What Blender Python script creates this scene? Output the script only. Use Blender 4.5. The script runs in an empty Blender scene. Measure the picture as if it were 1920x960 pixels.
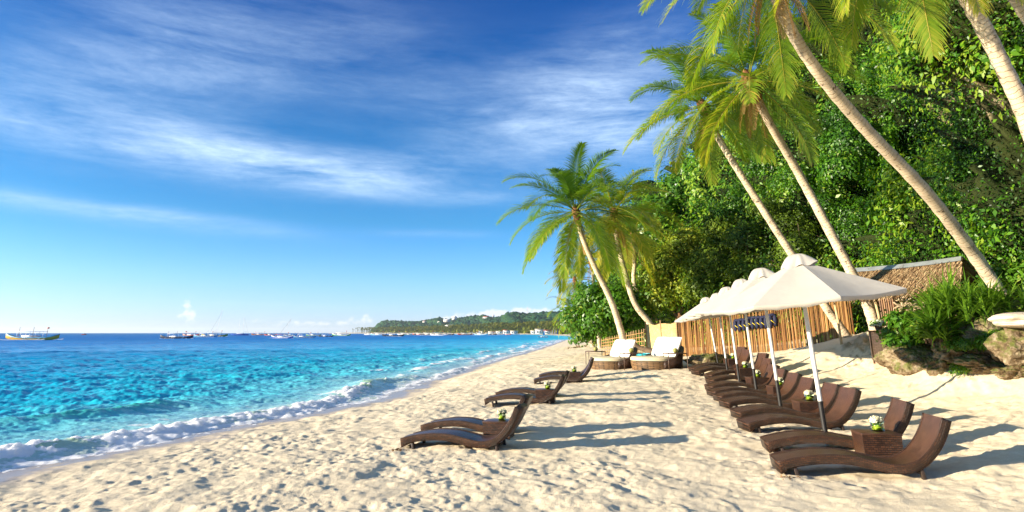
import bpy, bmesh, math, random
import numpy as np
from mathutils import Vector, Matrix, Euler
R = math.radians
scn = bpy.context.scene
COL = scn.collection
# ------------------------------------------------------------------ camera, sky, sun, exposure
FPX = 1170.0; CY = 320.0; PITCH = math.atan((624.3-CY)/FPX); CAMZ = 2.0; K = 1170/850   # the frame is the lower part of a larger picture: principal point above its centre
cam_d = bpy.data.cameras.new('camera'); cam = bpy.data.objects.new('camera', cam_d); COL.objects.link(cam)
cam.location = (0, 0, CAMZ); cam.rotation_euler = (math.pi/2 + PITCH, 0, 0)
cam_d.sensor_width = 36.0; cam_d.lens = FPX/1920*36; cam_d.shift_y = (CY-480)/1920; cam_d.clip_start = .05; cam_d.clip_end = 60000
scn.camera = cam
SUN_EL = R(11.5); SUN_AZ = R(-105)          # azimuth measured from +Y towards +X: the sun stands over the sea, left and a bit behind
sun_dir = Vector((math.sin(SUN_AZ)*math.cos(SUN_EL), math.cos(SUN_AZ)*math.cos(SUN_EL), math.sin(SUN_EL)))
sd = bpy.data.lights.new('sun', 'SUN'); sd.energy = 5.0; sd.angle = R(.5); sd.color = (1, .87, .66)
so = bpy.data.objects.new('sun', sd); COL.objects.link(so); so.rotation_euler = sun_dir.to_track_quat('Z', 'Y').to_euler()
scn.view_settings.view_transform = 'Standard'; scn.view_settings.look = 'None'
scn.view_settings.exposure = 1.45; scn.view_settings.gamma = 1
scn.view_settings.use_curve_mapping = False
cy = scn.cycles
cy.max_bounces = 7; cy.diffuse_bounces = 3; cy.glossy_bounces = 3; cy.transmission_bounces = 5; cy.transparent_max_bounces = 12
cy.caustics_reflective = False; cy.caustics_refractive = False

class NT:
    def __init__(s, tree): s.t = tree; s.n = tree.nodes; s.l = tree.links
    def new(s, typ, ins=None, **props):
        n = s.n.new(typ)
        for k, v in props.items(): setattr(n, k, v)
        for k, v in (ins or {}).items():
            sock = n.inputs[k]
            if isinstance(v, bpy.types.NodeSocket): s.l.new(v, sock)
            else: sock.default_value = v
        return n
    def math(s, op, a, b=0.0, c=None, clamp=False):
        d = {0: a, 1: b}
        if c is not None: d[2] = c
        return s.new('ShaderNodeMath', d, operation=op, use_clamp=clamp).outputs[0]
    def mix(s, f, a, b, mode='MIX'):
        n = s.new('ShaderNodeMix', None, data_type='RGBA', blend_type=mode)
        for i, v in ((0, f), (6, a), (7, b)):
            if isinstance(v, bpy.types.NodeSocket): s.l.new(v, n.inputs[i])
            elif i and len(v) == 3: n.inputs[i].default_value = (*v, 1)
            else: n.inputs[i].default_value = v
        return n.outputs[2]
    def ramp(s, f, stops, interp='LINEAR'):
        n = s.new('ShaderNodeValToRGB', {0: f}); cr = n.color_ramp; cr.interpolation = interp
        while len(cr.elements) < len(stops): cr.elements.new(.5)
        for e, (p, c) in zip(cr.elements, stops):
            e.position = p; e.color = (*c, 1) if hasattr(c, '__len__') else (c, c, c, 1)
        return n.outputs[0]
    def noise(s, vec, scale, detail=4, rough=.55, out=0, dist=0):
        d = {'Scale': scale, 'Detail': detail, 'Roughness': rough, 'Distortion': dist}
        if vec is not None: d['Vector'] = vec
        return s.new('ShaderNodeTexNoise', d).outputs[out]
    def attr(s, name, out='Fac'): return s.new('ShaderNodeAttribute', attribute_name=name).outputs[out]
    def coord(s, out='Object'): return s.new('ShaderNodeTexCoord').outputs[out]

world = bpy.data.worlds.new('World'); scn.world = world; world.use_nodes = True
W = NT(world.node_tree); W.n.clear()
sky = W.new('ShaderNodeTexSky', sky_type='NISHITA', sun_disc=False, sun_elevation=SUN_EL, sun_rotation=SUN_AZ,
            air_density=1.0, dust_density=.35, ozone_density=3.0)
hs = W.new('ShaderNodeHueSaturation', {'Hue': .500, 'Saturation': 1.25, 'Value': 1.0, 'Color': sky.outputs[0]})
dirv = W.coord('Generated')
sx = W.new('ShaderNodeSeparateXYZ', {0: dirv})
az = W.math('ARCTAN2', sx.outputs[0], sx.outputs[1])
el = W.math('ARCSINE', sx.outputs[2])
# the upper sky is deeper than a clear noon model gives: darken with elevation, keep the horizon pale; stops above the frame raised for whiter fill
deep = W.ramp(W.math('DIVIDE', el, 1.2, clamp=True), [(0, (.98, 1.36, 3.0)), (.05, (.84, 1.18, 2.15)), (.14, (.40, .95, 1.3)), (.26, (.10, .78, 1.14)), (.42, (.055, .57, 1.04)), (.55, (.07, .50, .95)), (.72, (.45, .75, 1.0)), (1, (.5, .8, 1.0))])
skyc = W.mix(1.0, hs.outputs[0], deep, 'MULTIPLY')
# clouds: soft patches placed in azimuth / elevation, broken up by stretched noise
vec = W.new('ShaderNodeCombineXYZ', {0: az, 1: W.math('MULTIPLY', el, 4.8), 2: 1.7}).outputs[0]
warp = W.new('ShaderNodeTexNoise', {'Vector': vec, 'Scale': 2.2, 'Detail': 3.0}).outputs[1]
vw = W.new('ShaderNodeVectorMath', {0: vec, 1: W.new('ShaderNodeVectorMath', {0: warp, 1: (.16, .22, 0)}, operation='MULTIPLY').outputs[0]}, operation='ADD').outputs[0]
cir = W.noise(vw, 4.2, 9, .66)
fine = W.noise(vw, 11.0, 8, .72)
def azel(px, py):
    xc = (px-960)/FPX; yc = (CY-py)/FPX; c, s = math.cos(PITCH), math.sin(PITCH)
    v = Vector((xc, c-yc*s, s+yc*c)).normalized()
    return math.atan2(v.x, v.y), math.asin(v.z)
def blob(px, py, wa, we, rot, amp, skew=None):
    wa /= K*.95; we /= K*.95
    a0, e0 = azel(px, py); ca, sa = math.cos(R(rot)), math.sin(R(rot))
    da = W.math('SUBTRACT', az, a0); de = W.math('SUBTRACT', el, e0)
    u = W.math('DIVIDE', W.math('ADD', W.math('MULTIPLY', da, ca), W.math('MULTIPLY', de, sa)), wa)
    v = W.math('DIVIDE', W.math('SUBTRACT', W.math('MULTIPLY', de, ca), W.math('MULTIPLY', da, sa)), we)
    q = W.math('ADD', W.math('MULTIPLY', u, u), W.math('MULTIPLY', v, v))
    return W.math('MULTIPLY', W.math('EXPONENT', W.math('MULTIPLY', q, -1.0)), amp)
tot = None
for b in [(300, 278, .30, .036, -3, .9), (560, 305, .24, .036, -7, 1.45), (640, 345, .20, .028, 2, .55), (760, 310, .12, .035, 6, .6),
          (270, 150, .22, .11, 25, .42), (460, 100, .25, .10, 10, .30), (120, 60, .3, .10, 20, .22), (60, 210, .2, .05, -15, .30),
          (1050, 190, .22, .09, 18, .8), (1230, 240, .22, .08, 8, 1.3), (1150, 110, .25, .07, 10, .35), (760, 150, .3, .14, -20, .25),
          (330, 415, .20, .017, -3, .8), (200, 395, .15, .012, 0, .4), (860, 372, .14, .014, 0, .50), (800, 438, .12, .008, 0, .3),
          (20, 370, .08, .014, 0, .6), (1180, 262, .12, .03, 0, .5), (500, 570, .18, .004, -1, .3), (640, 578, .07, .004, 0, .3)]:
    t_ = blob(*b); tot = t_ if tot is None else W.math('ADD', tot, t_)
c1 = W.math('MULTIPLY', W.math('SUBTRACT', cir, .33), 2.3, clamp=True)
c2 = W.math('ADD', .62, W.math('MULTIPLY', W.math('SUBTRACT', fine, .5), 1.15))
tot = W.math('ADD', tot, W.math('MULTIPLY', W.new('ShaderNodeMapRange', {0: el, 1: .62, 2: .95}, interpolation_type='SMOOTHSTEP').outputs[0], .85))   # unseen cloud veil added above the frame to whiten the fill light
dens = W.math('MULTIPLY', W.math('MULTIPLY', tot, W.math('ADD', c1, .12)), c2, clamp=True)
# low cumulus near the horizon
vcu = W.new('ShaderNodeCombineXYZ', {0: az, 1: W.math('MULTIPLY', el, 1.2), 2: 3.0}).outputs[0]
cu = W.noise(vcu, 60, 7, .6)
tc = None
for b in [(352, 580, .012, .017, 0, 1.12), (345, 600, .026, .016, 0, .62), (662, 604, .014, .012, 20, .95), (690, 600, .014, .014, 0, .95), (905, 590, .10, .010, 5, .95), (960, 588, .09, .009, 3, .85), (830, 603, .04, .010, 0, .85),
          (560, 606, .05, .006, 0, .8), (620, 607, .04, .006, 0, .8), (1030, 585, .06, .008, 0, .6), (490, 602, .04, .004, 0, .6)]:
    t_ = blob(*b); tc = t_ if tc is None else W.math('ADD', tc, t_)
cud = W.math('MULTIPLY', W.math('SUBTRACT', W.math('ADD', W.math('MULTIPLY', tc, .75), W.math('MULTIPLY', cu, 3.6)), 2.25), 1.9, clamp=True)
cud = W.math('MULTIPLY', cud, W.math('MULTIPLY', tc, 1.4, clamp=True))
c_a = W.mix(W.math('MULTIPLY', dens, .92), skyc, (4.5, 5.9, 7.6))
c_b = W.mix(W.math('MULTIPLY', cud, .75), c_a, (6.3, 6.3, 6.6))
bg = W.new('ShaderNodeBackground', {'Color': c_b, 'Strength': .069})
W.l.new(bg.outputs[0], W.new('ShaderNodeOutputWorld').inputs[0])

# ------------------------------------------------------------------ pixel rays (used to find the places of things on the ground)
cP, sP = math.cos(PITCH), math.sin(PITCH)
def ray(px, py):
    xc = (px-960)/FPX; yc = (CY-py)/FPX
    return Vector((xc, cP-yc*sP, sP+yc*cP))
def att(px, py, t): return Vector((0, 0, CAMZ)) + ray(px, py)*t*K
def at(px, py, Y):
    r = ray(px, py); return Vector((0, 0, CAMZ)) + r*(Y*K/r.y)
# ------------------------------------------------------------------ noise tiles
def noise_tile(n, lo, hi, seed, beta=1.0, aniso=1.0):
    g = np.random.default_rng(seed); f = np.fft.fft2(g.standard_normal((n, n)))
    k = np.fft.fftfreq(n)*n; kx, ky = np.meshgrid(k, k*aniso, indexing='ij'); kk = np.hypot(kx, ky); kk[0, 0] = 1
    a = kk**(-beta)*np.exp(-(kk/hi)**2)*(1-np.exp(-(kk/lo)**4)); a[0, 0] = 0
    r = np.real(np.fft.ifft2(f*a)); return (r-r.mean())/r.std()
def sample(tile, x, y, period):
    n = tile.shape[0]; u = np.asarray(x)/period*n; v = np.asarray(y)/period*n
    i = np.floor(u).astype(int); j = np.floor(v).astype(int); fu = u-i; fv = v-j
    i0 = i % n; i1 = (i+1) % n; j0 = j % n; j1 = (j+1) % n
    return (tile[i0, j0]*(1-fu)+tile[i1, j0]*fu)*(1-fv)+(tile[i0, j1]*(1-fu)+tile[i1, j1]*fu)*fv
def sstep(a, b, x):
    t = np.clip((np.asarray(x, float)-a)/(b-a), 0, 1); return t*t*(3-2*t)
T1 = noise_tile(512, 2, 60, 1, 1.2); T2 = noise_tile(512, 2, 60, 2, 1.2); T3 = noise_tile(512, 3, 120, 3, 1.0)
# ------------------------------------------------------------------ shoreline and ground height
SY = np.array([-60, -30, 0, 4, 8.2, 12, 17, 24, 30.8, 46, 65, 100, 155, 250, 500, 900, 1400, 2000, 2600, 2720, 3200, 9000], float)
SY = np.where(SY < 200, SY*K, SY)
SX = np.array([-34, -23, -12.6, -10.6, -8.75, -6.9, -5.0, -4.0, -3.1, -.6, 3, 8.6, 17, 30, 44, 42, -99, -376, -765, -700, 4000, 30000], float)
def xs(y):
    y = np.asarray(y, float)
    w = np.interp(y, SY, SX); return w
def sdist(x, y):
    y = np.asarray(y, float); x = np.asarray(x, float)
    return (x-xs(y))*.95 + .20*np.sin(y*.42+1)*(1-sstep(25, 70, y)) + .10*np.sin(y*1.25)*(1-sstep(25, 70, y))
CP = [(0, -20, 0), (0, 0, 0), (0, 5, 0), (-3, 0, -.04), (-4, 5, -.05), (3.6, 6.5, .08), (5.6, 6.6, .12), (5.2, 7.9, .15), (-1, 8.4, 0), (-2, 8.4, 0), (-2, 14, .02), (2, 19, .3),
      (4.4, 20, .5), (0, 24, .28), (9.2, 26, .8), (12.8, 21, 1.35), (12.2, 15.2, 1.0), (11.3, 12.3, .92), (12.2, 11.3, 1.03), (8.3, 7.9, .47), (8, 3, .3), (6, 0, .15),
      (14, 4, 1.8), (15, 0, 2), (12, 40, .9), (15, 60, 1.0), (20, 20, 2.6), (20, 8, 4), (7, 40, .6), (15.8, 21.3, 1.8), (14.1, 13, 2.85), (13.0, 12.0, 2.0), (15, 10, 3.2),
      (13.6, 17.6, 2.0), (14.0, 15.8, 2.15), (12.6, 12.1, 1.65), (13.3, 11.4, 2.0), (11.7, 14.2, 1.1), (14, 88, .6), (20, 60, 1.2), (20, 35, 1.8), (12, 8.5, 1.2), (0, -10, 0), (10, -10, .4), (5, 12, .22), (7, 17, .42)]
for yy in (-20, -10, 0, 4, 8.2, 12, 17, 24, 30.8, 46, 65, 90): CP.append((float(xs(yy*K)), yy, -.3))
CP = np.array(CP, float); CP[:, 1] *= K
def _tps():
    P = CP[:, :2]; n = len(P); d = np.linalg.norm(P[:, None]-P[None], axis=2); K = d*d*np.log(d+1e-9); K += np.eye(n)*.3
    A = np.zeros((n+3, n+3)); A[:n, :n] = K; A[:n, n] = 1; A[:n, n+1:] = P; A[n, :n] = 1; A[n+1:, :n] = P.T
    return np.linalg.solve(A, np.concatenate([CP[:, 2], [0, 0, 0]]))
TW = _tps()
def G(x, y):
    x = np.atleast_1d(np.asarray(x, float)); y = np.atleast_1d(np.asarray(y, float))
    s = sdist(x, y); z = np.zeros_like(x)
    near = (np.abs(x) < 60) & (y > -55) & (y < 170) & (s > -1)
    xi, yi = x[near], y[near]; o = TW[-3]+TW[-2]*xi+TW[-1]*yi
    for (a, b, _), w in zip(CP, TW[:-3]):
        r2 = (xi-a)**2+(yi-b)**2; o += w*.5*r2*np.log(r2+1e-9)
    far = np.where(s < 12, -.3+.085*s, .72+np.clip(s-12, 0, 60)*.05)
    zn = far.copy(); zn[near] = o
    bl = sstep(110, 160, y)
    bx = np.maximum(sstep(19, 26, x), sstep(-12, -30, y)); bl = np.maximum(bl, bx*.999)
    z = zn*(1-bl)+np.maximum(far, np.where(x > 19, np.minimum(far, 4), far))*bl
    z = np.where(s < 2.2, -.3+.075*s+(z+.3-.075*s)*sstep(.3, 2.2, s), z)
    z = np.where(s < 0, -.3+.11*s, z)
    return np.maximum(z, -4)
def g1(x, y): return float(G(x, y)[0])
def og(px, py, dz=0.0):
    r = ray(px, py); t = np.geomspace(2.5, 600, 4000)
    X = r.x*t; Y = r.y*t; Z = CAMZ+r.z*t-G(X, Y)-dz
    k = np.argmax(Z < 0)
    if not (Z < 0).any(): k = len(t)-1
    a, b = t[max(k-1, 0)], t[k]
    for _ in range(18):
        m = (a+b)/2
        if CAMZ+r.z*m-g1(r.x*m, r.y*m)-dz < 0: b = m
        else: a = m
    return Vector((r.x*b, r.y*b, g1(r.x*b, r.y*b)))
# ------------------------------------------------------------------ object helpers
def tag(o, label=None, cat=None, group=None, kind=None):
    if label: o['label'] = label
    if cat: o['category'] = cat
    if group: o['group'] = group
    if kind: o['kind'] = kind
    return o
def empty(name, loc=(0, 0, 0), label=None, cat=None, group=None, rz=0):
    o = bpy.data.objects.new(name, None); COL.objects.link(o); o.location = loc; o.rotation_euler = (0, 0, rz); o.empty_display_size = .2
    return tag(o, label, cat, group)
def raw(name, V, F, mat, parent=None, attrs=None, smooth=False, uv=None, off=None):
    """one mesh object from arrays; F is an (M,4) or (M,3) array, or a list of faces"""
    V = np.asarray(V, float).reshape(-1, 3)
    if parent is not None and off is None:
        off = wl(parent)
    if off is not None: V = V-np.asarray(off, float)
    me = bpy.data.meshes.new(name)
    me.vertices.add(len(V)); me.vertices.foreach_set('co', V.astype(np.float32).ravel())
    if isinstance(F, np.ndarray):
        k = F.shape[1]; fl = F.ravel(); st = np.arange(len(F))*k; tt = np.full(len(F), k)
    else:
        tt = np.array([len(f) for f in F]); fl = np.array([i for f in F for i in f]); st = np.concatenate([[0], np.cumsum(tt)[:-1]])
    me.loops.add(len(fl)); me.loops.foreach_set('vertex_index', fl.astype(np.int32))
    me.polygons.add(len(tt)); me.polygons.foreach_set('loop_start', st.astype(np.int32))
    if uv is not None:
        l = me.uv_layers.new(name='UVMap'); l.data.foreach_set('uv', np.asarray(uv, np.float32)[fl].ravel())
    for nm, a in (attrs or {}).items():
        a = np.asarray(a, np.float32)
        if a.ndim == 2:
            at_ = me.attributes.new(nm, 'FLOAT_COLOR', 'POINT'); at_.data.foreach_set('color', np.c_[a, np.ones(len(a))].astype(np.float32).ravel())
        else:
            at_ = me.attributes.new(nm, 'FLOAT', 'POINT'); at_.data.foreach_set('value', a)
    me.update(calc_edges=True)
    if smooth: me.polygons.foreach_set('use_smooth', np.ones(len(tt), bool))
    if mat: me.materials.append(mat)
    o = bpy.data.objects.new(name, me); COL.objects.link(o)
    if parent is not None: o.parent = parent
    return o
def wl(o):
    v = Vector((0, 0, 0))
    while o is not None: v += o.location; o = o.parent
    return tuple(v)
class MB:
    def __init__(s): s.V = []; s.F = []; s.U = []; s.T = []
    def add(s, V, F, uv=None, tint=0.0):
        o = len(s.V); s.V += [tuple(v) for v in V]; s.F += [tuple(i+o for i in f) for f in F]
        s.U += [tuple(u) for u in uv] if uv is not None else [(v[0]+v[1]*.37, v[2]) for v in V]
        s.T += [tint]*len(V); return s
    def box(s, c, d, rz=0, M=None, tint=0.0):
        V = []
        for x in (-.5, .5):
            for y in (-.5, .5):
                for z in (-.5, .5): V.append(Vector((x*d[0], y*d[1], z*d[2])))
        m = M or Matrix.Rotation(rz, 3, 'Z')
        V = [Vector(c)+m @ v for v in V]
        return s.add(V, [(0, 1, 3, 2), (4, 6, 7, 5), (0, 4, 5, 1), (2, 3, 7, 6), (0, 2, 6, 4), (1, 5, 7, 3)], tint=tint)
    def bar(s, a, b, w, h, up=(0, 0, 1)):
        a = Vector(a); b = Vector(b); d = b-a; L = d.length; x = d.normalized(); y = Vector(up).cross(x)
        if y.length < 1e-4: y = Vector((0, 1, 0)).cross(x)
        y.normalize(); z = x.cross(y); m = Matrix((x, y, z)).transposed()
        return s.box((a+b)/2, (L, w, h), M=m)
    def tube(s, pts, r, n=8, cap=True, tint=0.0):
        pts = [Vector(p) for p in pts]; k = len(pts)
        if not hasattr(r, '__len__'): r = [r]*k
        V = []; U = []; F = []; L = 0; ref = None
        for i, p in enumerate(pts):
            t = (pts[min(i+1, k-1)]-pts[max(i-1, 0)])
            if t.length < 1e-9: t = Vector((0, 0, 1))
            t.normalize()
            if ref is None: ref = t.orthogonal().normalized()
            ref = (ref-t*ref.dot(t)).normalized(); b = t.cross(ref)
            if i: L += (p-pts[i-1]).length
            for j in range(n):
                a = 2*math.pi*j/n; V.append(p+(ref*math.cos(a)+b*math.sin(a))*r[i]); U.append((j/n, L))
        for i in range(k-1):
            for j in range(n): F.append((i*n+j, i*n+(j+1) % n, (i+1)*n+(j+1) % n, (i+1)*n+j))
        if cap: F.append(tuple(range(n-1, -1, -1))); F.append(tuple((k-1)*n+j for j in range(n)))
        return s.add(V, F, U, tint)
    def lathe(s, prof, n=24, c=(0, 0, 0), cap=True):
        V = []; F = []; k = len(prof)
        for r, z in prof:
            for j in range(n):
                a = 2*math.pi*j/n; V.append((c[0]+r*math.cos(a), c[1]+r*math.sin(a), c[2]+z))
        for i in range(k-1):
            for j in range(n): F.append((i*n+j, i*n+(j+1) % n, (i+1)*n+(j+1) % n, (i+1)*n+j))
        if cap: F.append(tuple(range(n-1, -1, -1))); F.append(tuple((k-1)*n+j for j in range(n)))
        U = [(j/n, z) for r, z in prof for j in range(n)]
        return s.add(V, F, U)
    def build(s, name, mat, parent=None, smooth=False, bevel=0, off=None):
        o = raw(name, s.V, s.F, mat, parent, {'tint': s.T}, smooth, s.U, off)
        if smooth: o.data.set_sharp_from_angle(angle=R(42))
        if bevel:
            b = o.modifiers.new('bevel', 'BEVEL'); b.width = bevel; b.segments = 2; b.limit_method = 'ANGLE'
        return o
def blobmesh(c, r, seed, amp=.25, sub=3, sq=(1, 1, 1), fr=1.3):
    bm = bmesh.new(); bmesh.ops.create_icosphere(bm, subdivisions=sub, radius=1)
    V = np.array([v.co[:] for v in bm.verts]); F = [[v.index for v in f.verts] for f in bm.faces]; bm.free()
    g = np.random.default_rng(seed); d = np.ones(len(V))
    for o in range(5):
        f = fr*2**o; w = g.standard_normal((6, 3))*f; ph = g.uniform(0, 6.28, 6)
        d += amp*(.58**o)*np.sum([np.sin(V @ w[i]+ph[i]) for i in range(6)], axis=0)/2.6
    return V*d[:, None]*r*np.array(sq)+np.array(c), np.array(F)
def copy_tree(o, parent=None, loc=None, rz=None, label=None, scale=None):
    c = o.copy(); COL.objects.link(c); c.parent = parent
    if loc is not None: c.location = loc
    if rz is not None: c.rotation_euler = (0, 0, rz)
    if scale is not None: c.scale = (scale,)*3
    if label: c['label'] = label
    for ch in list(o.children): copy_tree(ch, c)
    return c
def catmull(P, n):
    P = [Vector(p) for p in P]; P = [P[0]*2-P[1]]+P+[P[-1]*2-P[-2]]; out = []; m = len(P)-3
    for i in range(n):
        u = i/(n-1)*m; k = min(int(u), m-1); t = u-k; a, b, c, d = P[k:k+4]
        out.append(.5*((2*b)+(c-a)*t+(2*a-5*b+4*c-d)*t*t+(3*b-a-3*c+d)*t**3))
    return out
# ------------------------------------------------------------------ materials
MATS = {}
def pm(name, color, rough=.6, spec=.4, metal=0, var=0.12, vscale=6, bump=0, bscale=30, fn=None, coords='Object'):
    """principled material with a little procedural variation"""
    if name in MATS: return MATS[name]
    m = bpy.data.materials.new(name); m.use_nodes = True; T = NT(m.node_tree); T.n.clear()
    co = T.coord(coords); nz = T.noise(co, vscale, 5, .6)
    c0 = tuple(max(0, c*(1-var*1.6)) for c in color); c1 = tuple(c*(1+var) for c in color)
    colr = T.ramp(nz, [(.3, c0), (.7, c1)])
    b = T.new('ShaderNodeBsdfPrincipled', {'Base Color': colr, 'Roughness': rough, 'Specular IOR Level': spec, 'Metallic': metal})
    if bump:
        bn = T.new('ShaderNodeBump', {'Strength': .8, 'Distance': bump, 'Height': T.noise(co, bscale, 6, .65)}); T.l.new(bn.outputs[0], b.inputs['Normal'])
    if fn: fn(T, b, co, colr)
    o = T.new('ShaderNodeOutputMaterial', {0: b.outputs[0]}); MATS[name] = m; return m
def leafmat(name, stops, trans=.35, rough=.45, spec=.35, tcol=1.6):
    m = bpy.data.materials.new(name); m.use_nodes = True; T = NT(m.node_tree); T.n.clear()
    c = T.ramp(T.attr('tint'), stops)
    b = T.new('ShaderNodeBsdfPrincipled', {'Base Color': c, 'Roughness': rough, 'Specular IOR Level': spec})
    tc = T.mix(1.0, c, (tcol*1.15, tcol*1.1, tcol*.45), 'MULTIPLY')
    t = T.new('ShaderNodeBsdfTranslucent', {'Color': tc})
    mx = T.new('ShaderNodeMixShader', {0: trans, 1: b.outputs[0], 2: t.outputs[0]})
    T.new('ShaderNodeOutputMaterial', {0: mx.outputs[0]}); MATS[name] = m; return m
def leaf_arrays(P, N, size, rng, aspect=.42, droop=.25, jit=.7, lean=None):
    """one folded rhombus leaf per point; N is the outward direction, the blade tilts around it"""
    n = len(P); N = N+rng.standard_normal((n, 3))*jit; N /= np.linalg.norm(N, axis=1)[:, None]+1e-9
    d = rng.standard_normal((n, 3)); d[:, 2] -= .4
    if lean is not None: d = d*.5+lean
    d -= N*np.sum(d*N, axis=1)[:, None]; d /= np.linalg.norm(d, axis=1)[:, None]+1e-9
    b = np.cross(N, d); L = (size*rng.uniform(.6, 1.25, n))[:, None]; w = L*aspect
    p0 = P; p2 = P+d*L-N*L*droop*.5; mid = P+d*L*.45
    V = np.stack([p0, mid+b*w*.5+N*L*.06, p2, mid-b*w*.5+N*L*.06], axis=1).reshape(-1, 3)
    return V, np.arange(4*n).reshape(-1, 4)
# ------------------------------------------------------------------ the ground: one sheet, trampled sand near the camera
def sand_tile(n=1024, per=24.0):
    base = noise_tile(n, 55, 150, 11, .4)*.012 + noise_tile(n, 8, 40, 12, .8)*.008 + noise_tile(n, 110, 330, 14, .2)*.0075
    g = np.random.default_rng(5); px = per/n; k = np.fft.fftfreq(n)*n*px
    X, Y = np.meshgrid(k, k, indexing='ij'); H = np.zeros((n, n))
    for a in range(10):
        th = a*math.pi/10; u = X*math.cos(th)+Y*math.sin(th); v = -X*math.sin(th)+Y*math.cos(th)
        for L, wd, dp, cnt in ((.13, .062, .022, 150), (.085, .06, .017, 220), (.2, .10, .016, 40)):
            q = np.sqrt((u/L)**2+(v/wd)**2)
            ker = -dp*np.exp(-q**3.2)+dp*.42*np.exp(-((q-1.45)/.36)**2)*(1+.5*np.sign(u))
            imp = np.zeros((n, n)); np.add.at(imp, (g.integers(0, n, cnt), g.integers(0, n, cnt)), g.uniform(.4, 1.15, cnt))
            H += np.real(np.fft.ifft2(np.fft.fft2(imp)*np.fft.fft2(ker)))
    H = np.clip(H, -.075, .06)
    return base+H
ST = sand_tile()
def grid_polar(r, ang):
    A, RR = np.meshgrid(ang, r); return (RR*np.sin(A)).ravel(), (RR*np.cos(A)).ravel()
def grid_faces(nr, na, closed):
    i = np.arange(nr-1)[:, None]*na; j = np.arange(na if closed else na-1)[None, :]; j2 = (j+1) % na
    return np.stack([i+j, i+j2, i+na+j2, i+na+j], -1).reshape(-1, 4)
ang = np.concatenate([np.linspace(R(-52), R(52), 860), np.linspace(R(52), R(308), 46)[1:-1]])
rr = np.concatenate([np.linspace(.2, 5.0, 24)[:-1], np.geomspace(5.0, 65, 720), np.geomspace(65, 9000, 150)[1:]])
gx, gy = grid_polar(rr, ang); gs = sdist(gx, gy); gz = G(gx, gy)
am = sstep(.25, 1.6, gs)*(1-sstep(60, 130, np.hypot(gx, gy))*.6)
amp = am*(.32+.15*np.clip(sample(T1, gx, gy, 30), -1, 1))
gz = gz+sample(ST, gx, gy, 24.0)*amp+am*.02*sample(T2, gx, gy, 14)
soil = sstep(1.15, 1.7, gz+.25*sample(T3, gx, gy, 9))*sstep(9.5, 11.5, gx)*(1-sstep(16.2*K, 18.5*K, gy+.4*sample(T1, gx, gy, 12)))
gz = gz+soil*.10*sample(T3, gx, gy, 5)
def sandmat():
    m = bpy.data.materials.new('sand'); m.use_nodes = True; T = NT(m.node_tree); T.n.clear(); co = T.coord()
    n1 = T.noise(co, .5, 6, .6); n2 = T.noise(co, 14, 6, .7); n3 = T.noise(co, 160, 3, .8)
    c = T.ramp(n1, [(.3, (.74, .61, .405)), (.7, (.81, .685, .475))])
    c = T.mix(.5, c, T.ramp(n2, [(.35, (.66, .54, .37)), (.65, (.82, .71, .53))]))
    c = T.mix(T.ramp(n3, [(.68, 0.0), (.78, .55)]), c, (.30, .20, .11))
    wet = T.attr('wet'); c = T.mix(wet, c, (.36, .29, .235))
    sc = T.ramp(T.noise(co, 2.5, 6, .7), [(.35, (.10, .075, .03)), (.55, (.16, .13, .04)), (.7, (.07, .10, .02))])
    c = T.mix(T.attr('soil'), c, sc)
    h = T.math('ADD', T.math('MULTIPLY', T.noise(co, 38, 5, .7), 1.0), T.math('MULTIPLY', n3, .25))
    bs = T.new('ShaderNodeBump', {'Strength': T.math('SUBTRACT', .75, T.math('MULTIPLY', wet, .68)), 'Distance': .022, 'Height': h})
    b = T.new('ShaderNodeBsdfPrincipled', {'Base Color': c, 'Roughness': T.math('SUBTRACT', .9, T.math('MULTIPLY', wet, .62)), 'Specular IOR Level': T.math('ADD', .12, T.math('MULTIPLY', wet, .35)), 'Normal': bs.outputs[0]})
    T.new('ShaderNodeOutputMaterial', {0: b.outputs[0]}); return m
wet = 1-sstep(.45, 1.45, gs+.22*sample(T2, gx, gy, 7))
o = raw('beach_ground', np.c_[gx, gy, gz], grid_faces(len(rr), len(ang), True), sandmat(), attrs={'wet': wet, 'soil': soil}, smooth=True); tag(o, kind='structure')
del gx, gy, gz, gs, am, amp
# ------------------------------------------------------------------ the sea
SEA = -.3
sr = np.concatenate([np.linspace(.5, 7, 12)[:-1], np.geomspace(7, 100, 800), np.geomspace(100, 30000, 260)[1:]])
sa = np.concatenate([np.linspace(R(-52), R(16), 760), np.linspace(R(16), R(308), 60)[1:-1]])
x, y = grid_polar(sr, sa); s = sdist(x, y); F = grid_faces(len(sr), len(sa), True)
rad = np.hypot(x, y)
W1 = noise_tile(1024, 6, 70, 21, 1.6, .45); W2 = noise_tile(1024, 30, 300, 22, 1.3, .6); W3 = noise_tile(1024, 12, 130, 23, 1.3, .5)
# a rotated frame so that crests run roughly along the shore
cu_, su_ = math.cos(R(-20)), math.sin(R(-20)); xr = x*cu_-y*su_; yr = x*su_+y*cu_
fade1 = 1-sstep(90, 240, rad); shal = sstep(-1.0, -9, s)
z = SEA+.062*sample(W1, xr, yr, 64)*fade1*(.25+.75*shal)+.022*sample(W3, xr, yr, 26)*(1-sstep(45, 110, rad))*(.3+.7*shal)+.013*sample(W2, xr, yr, 26)*(1-sstep(25, 60, rad))*(.35+.65*shal)
z += .09*sample(W1, xr+9, yr*1.1, 300)*sstep(80, 200, rad)*(1-sstep(400, 1500, rad))
al = y/K+x*.4                                   # along-shore coordinate
# the green swell further out
sw = np.exp(-((s+5.8+.5*np.sin(al*.5))/.55)**2)*np.exp(-((al-9.4)/2.3)**2)
z += .20*sw
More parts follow.
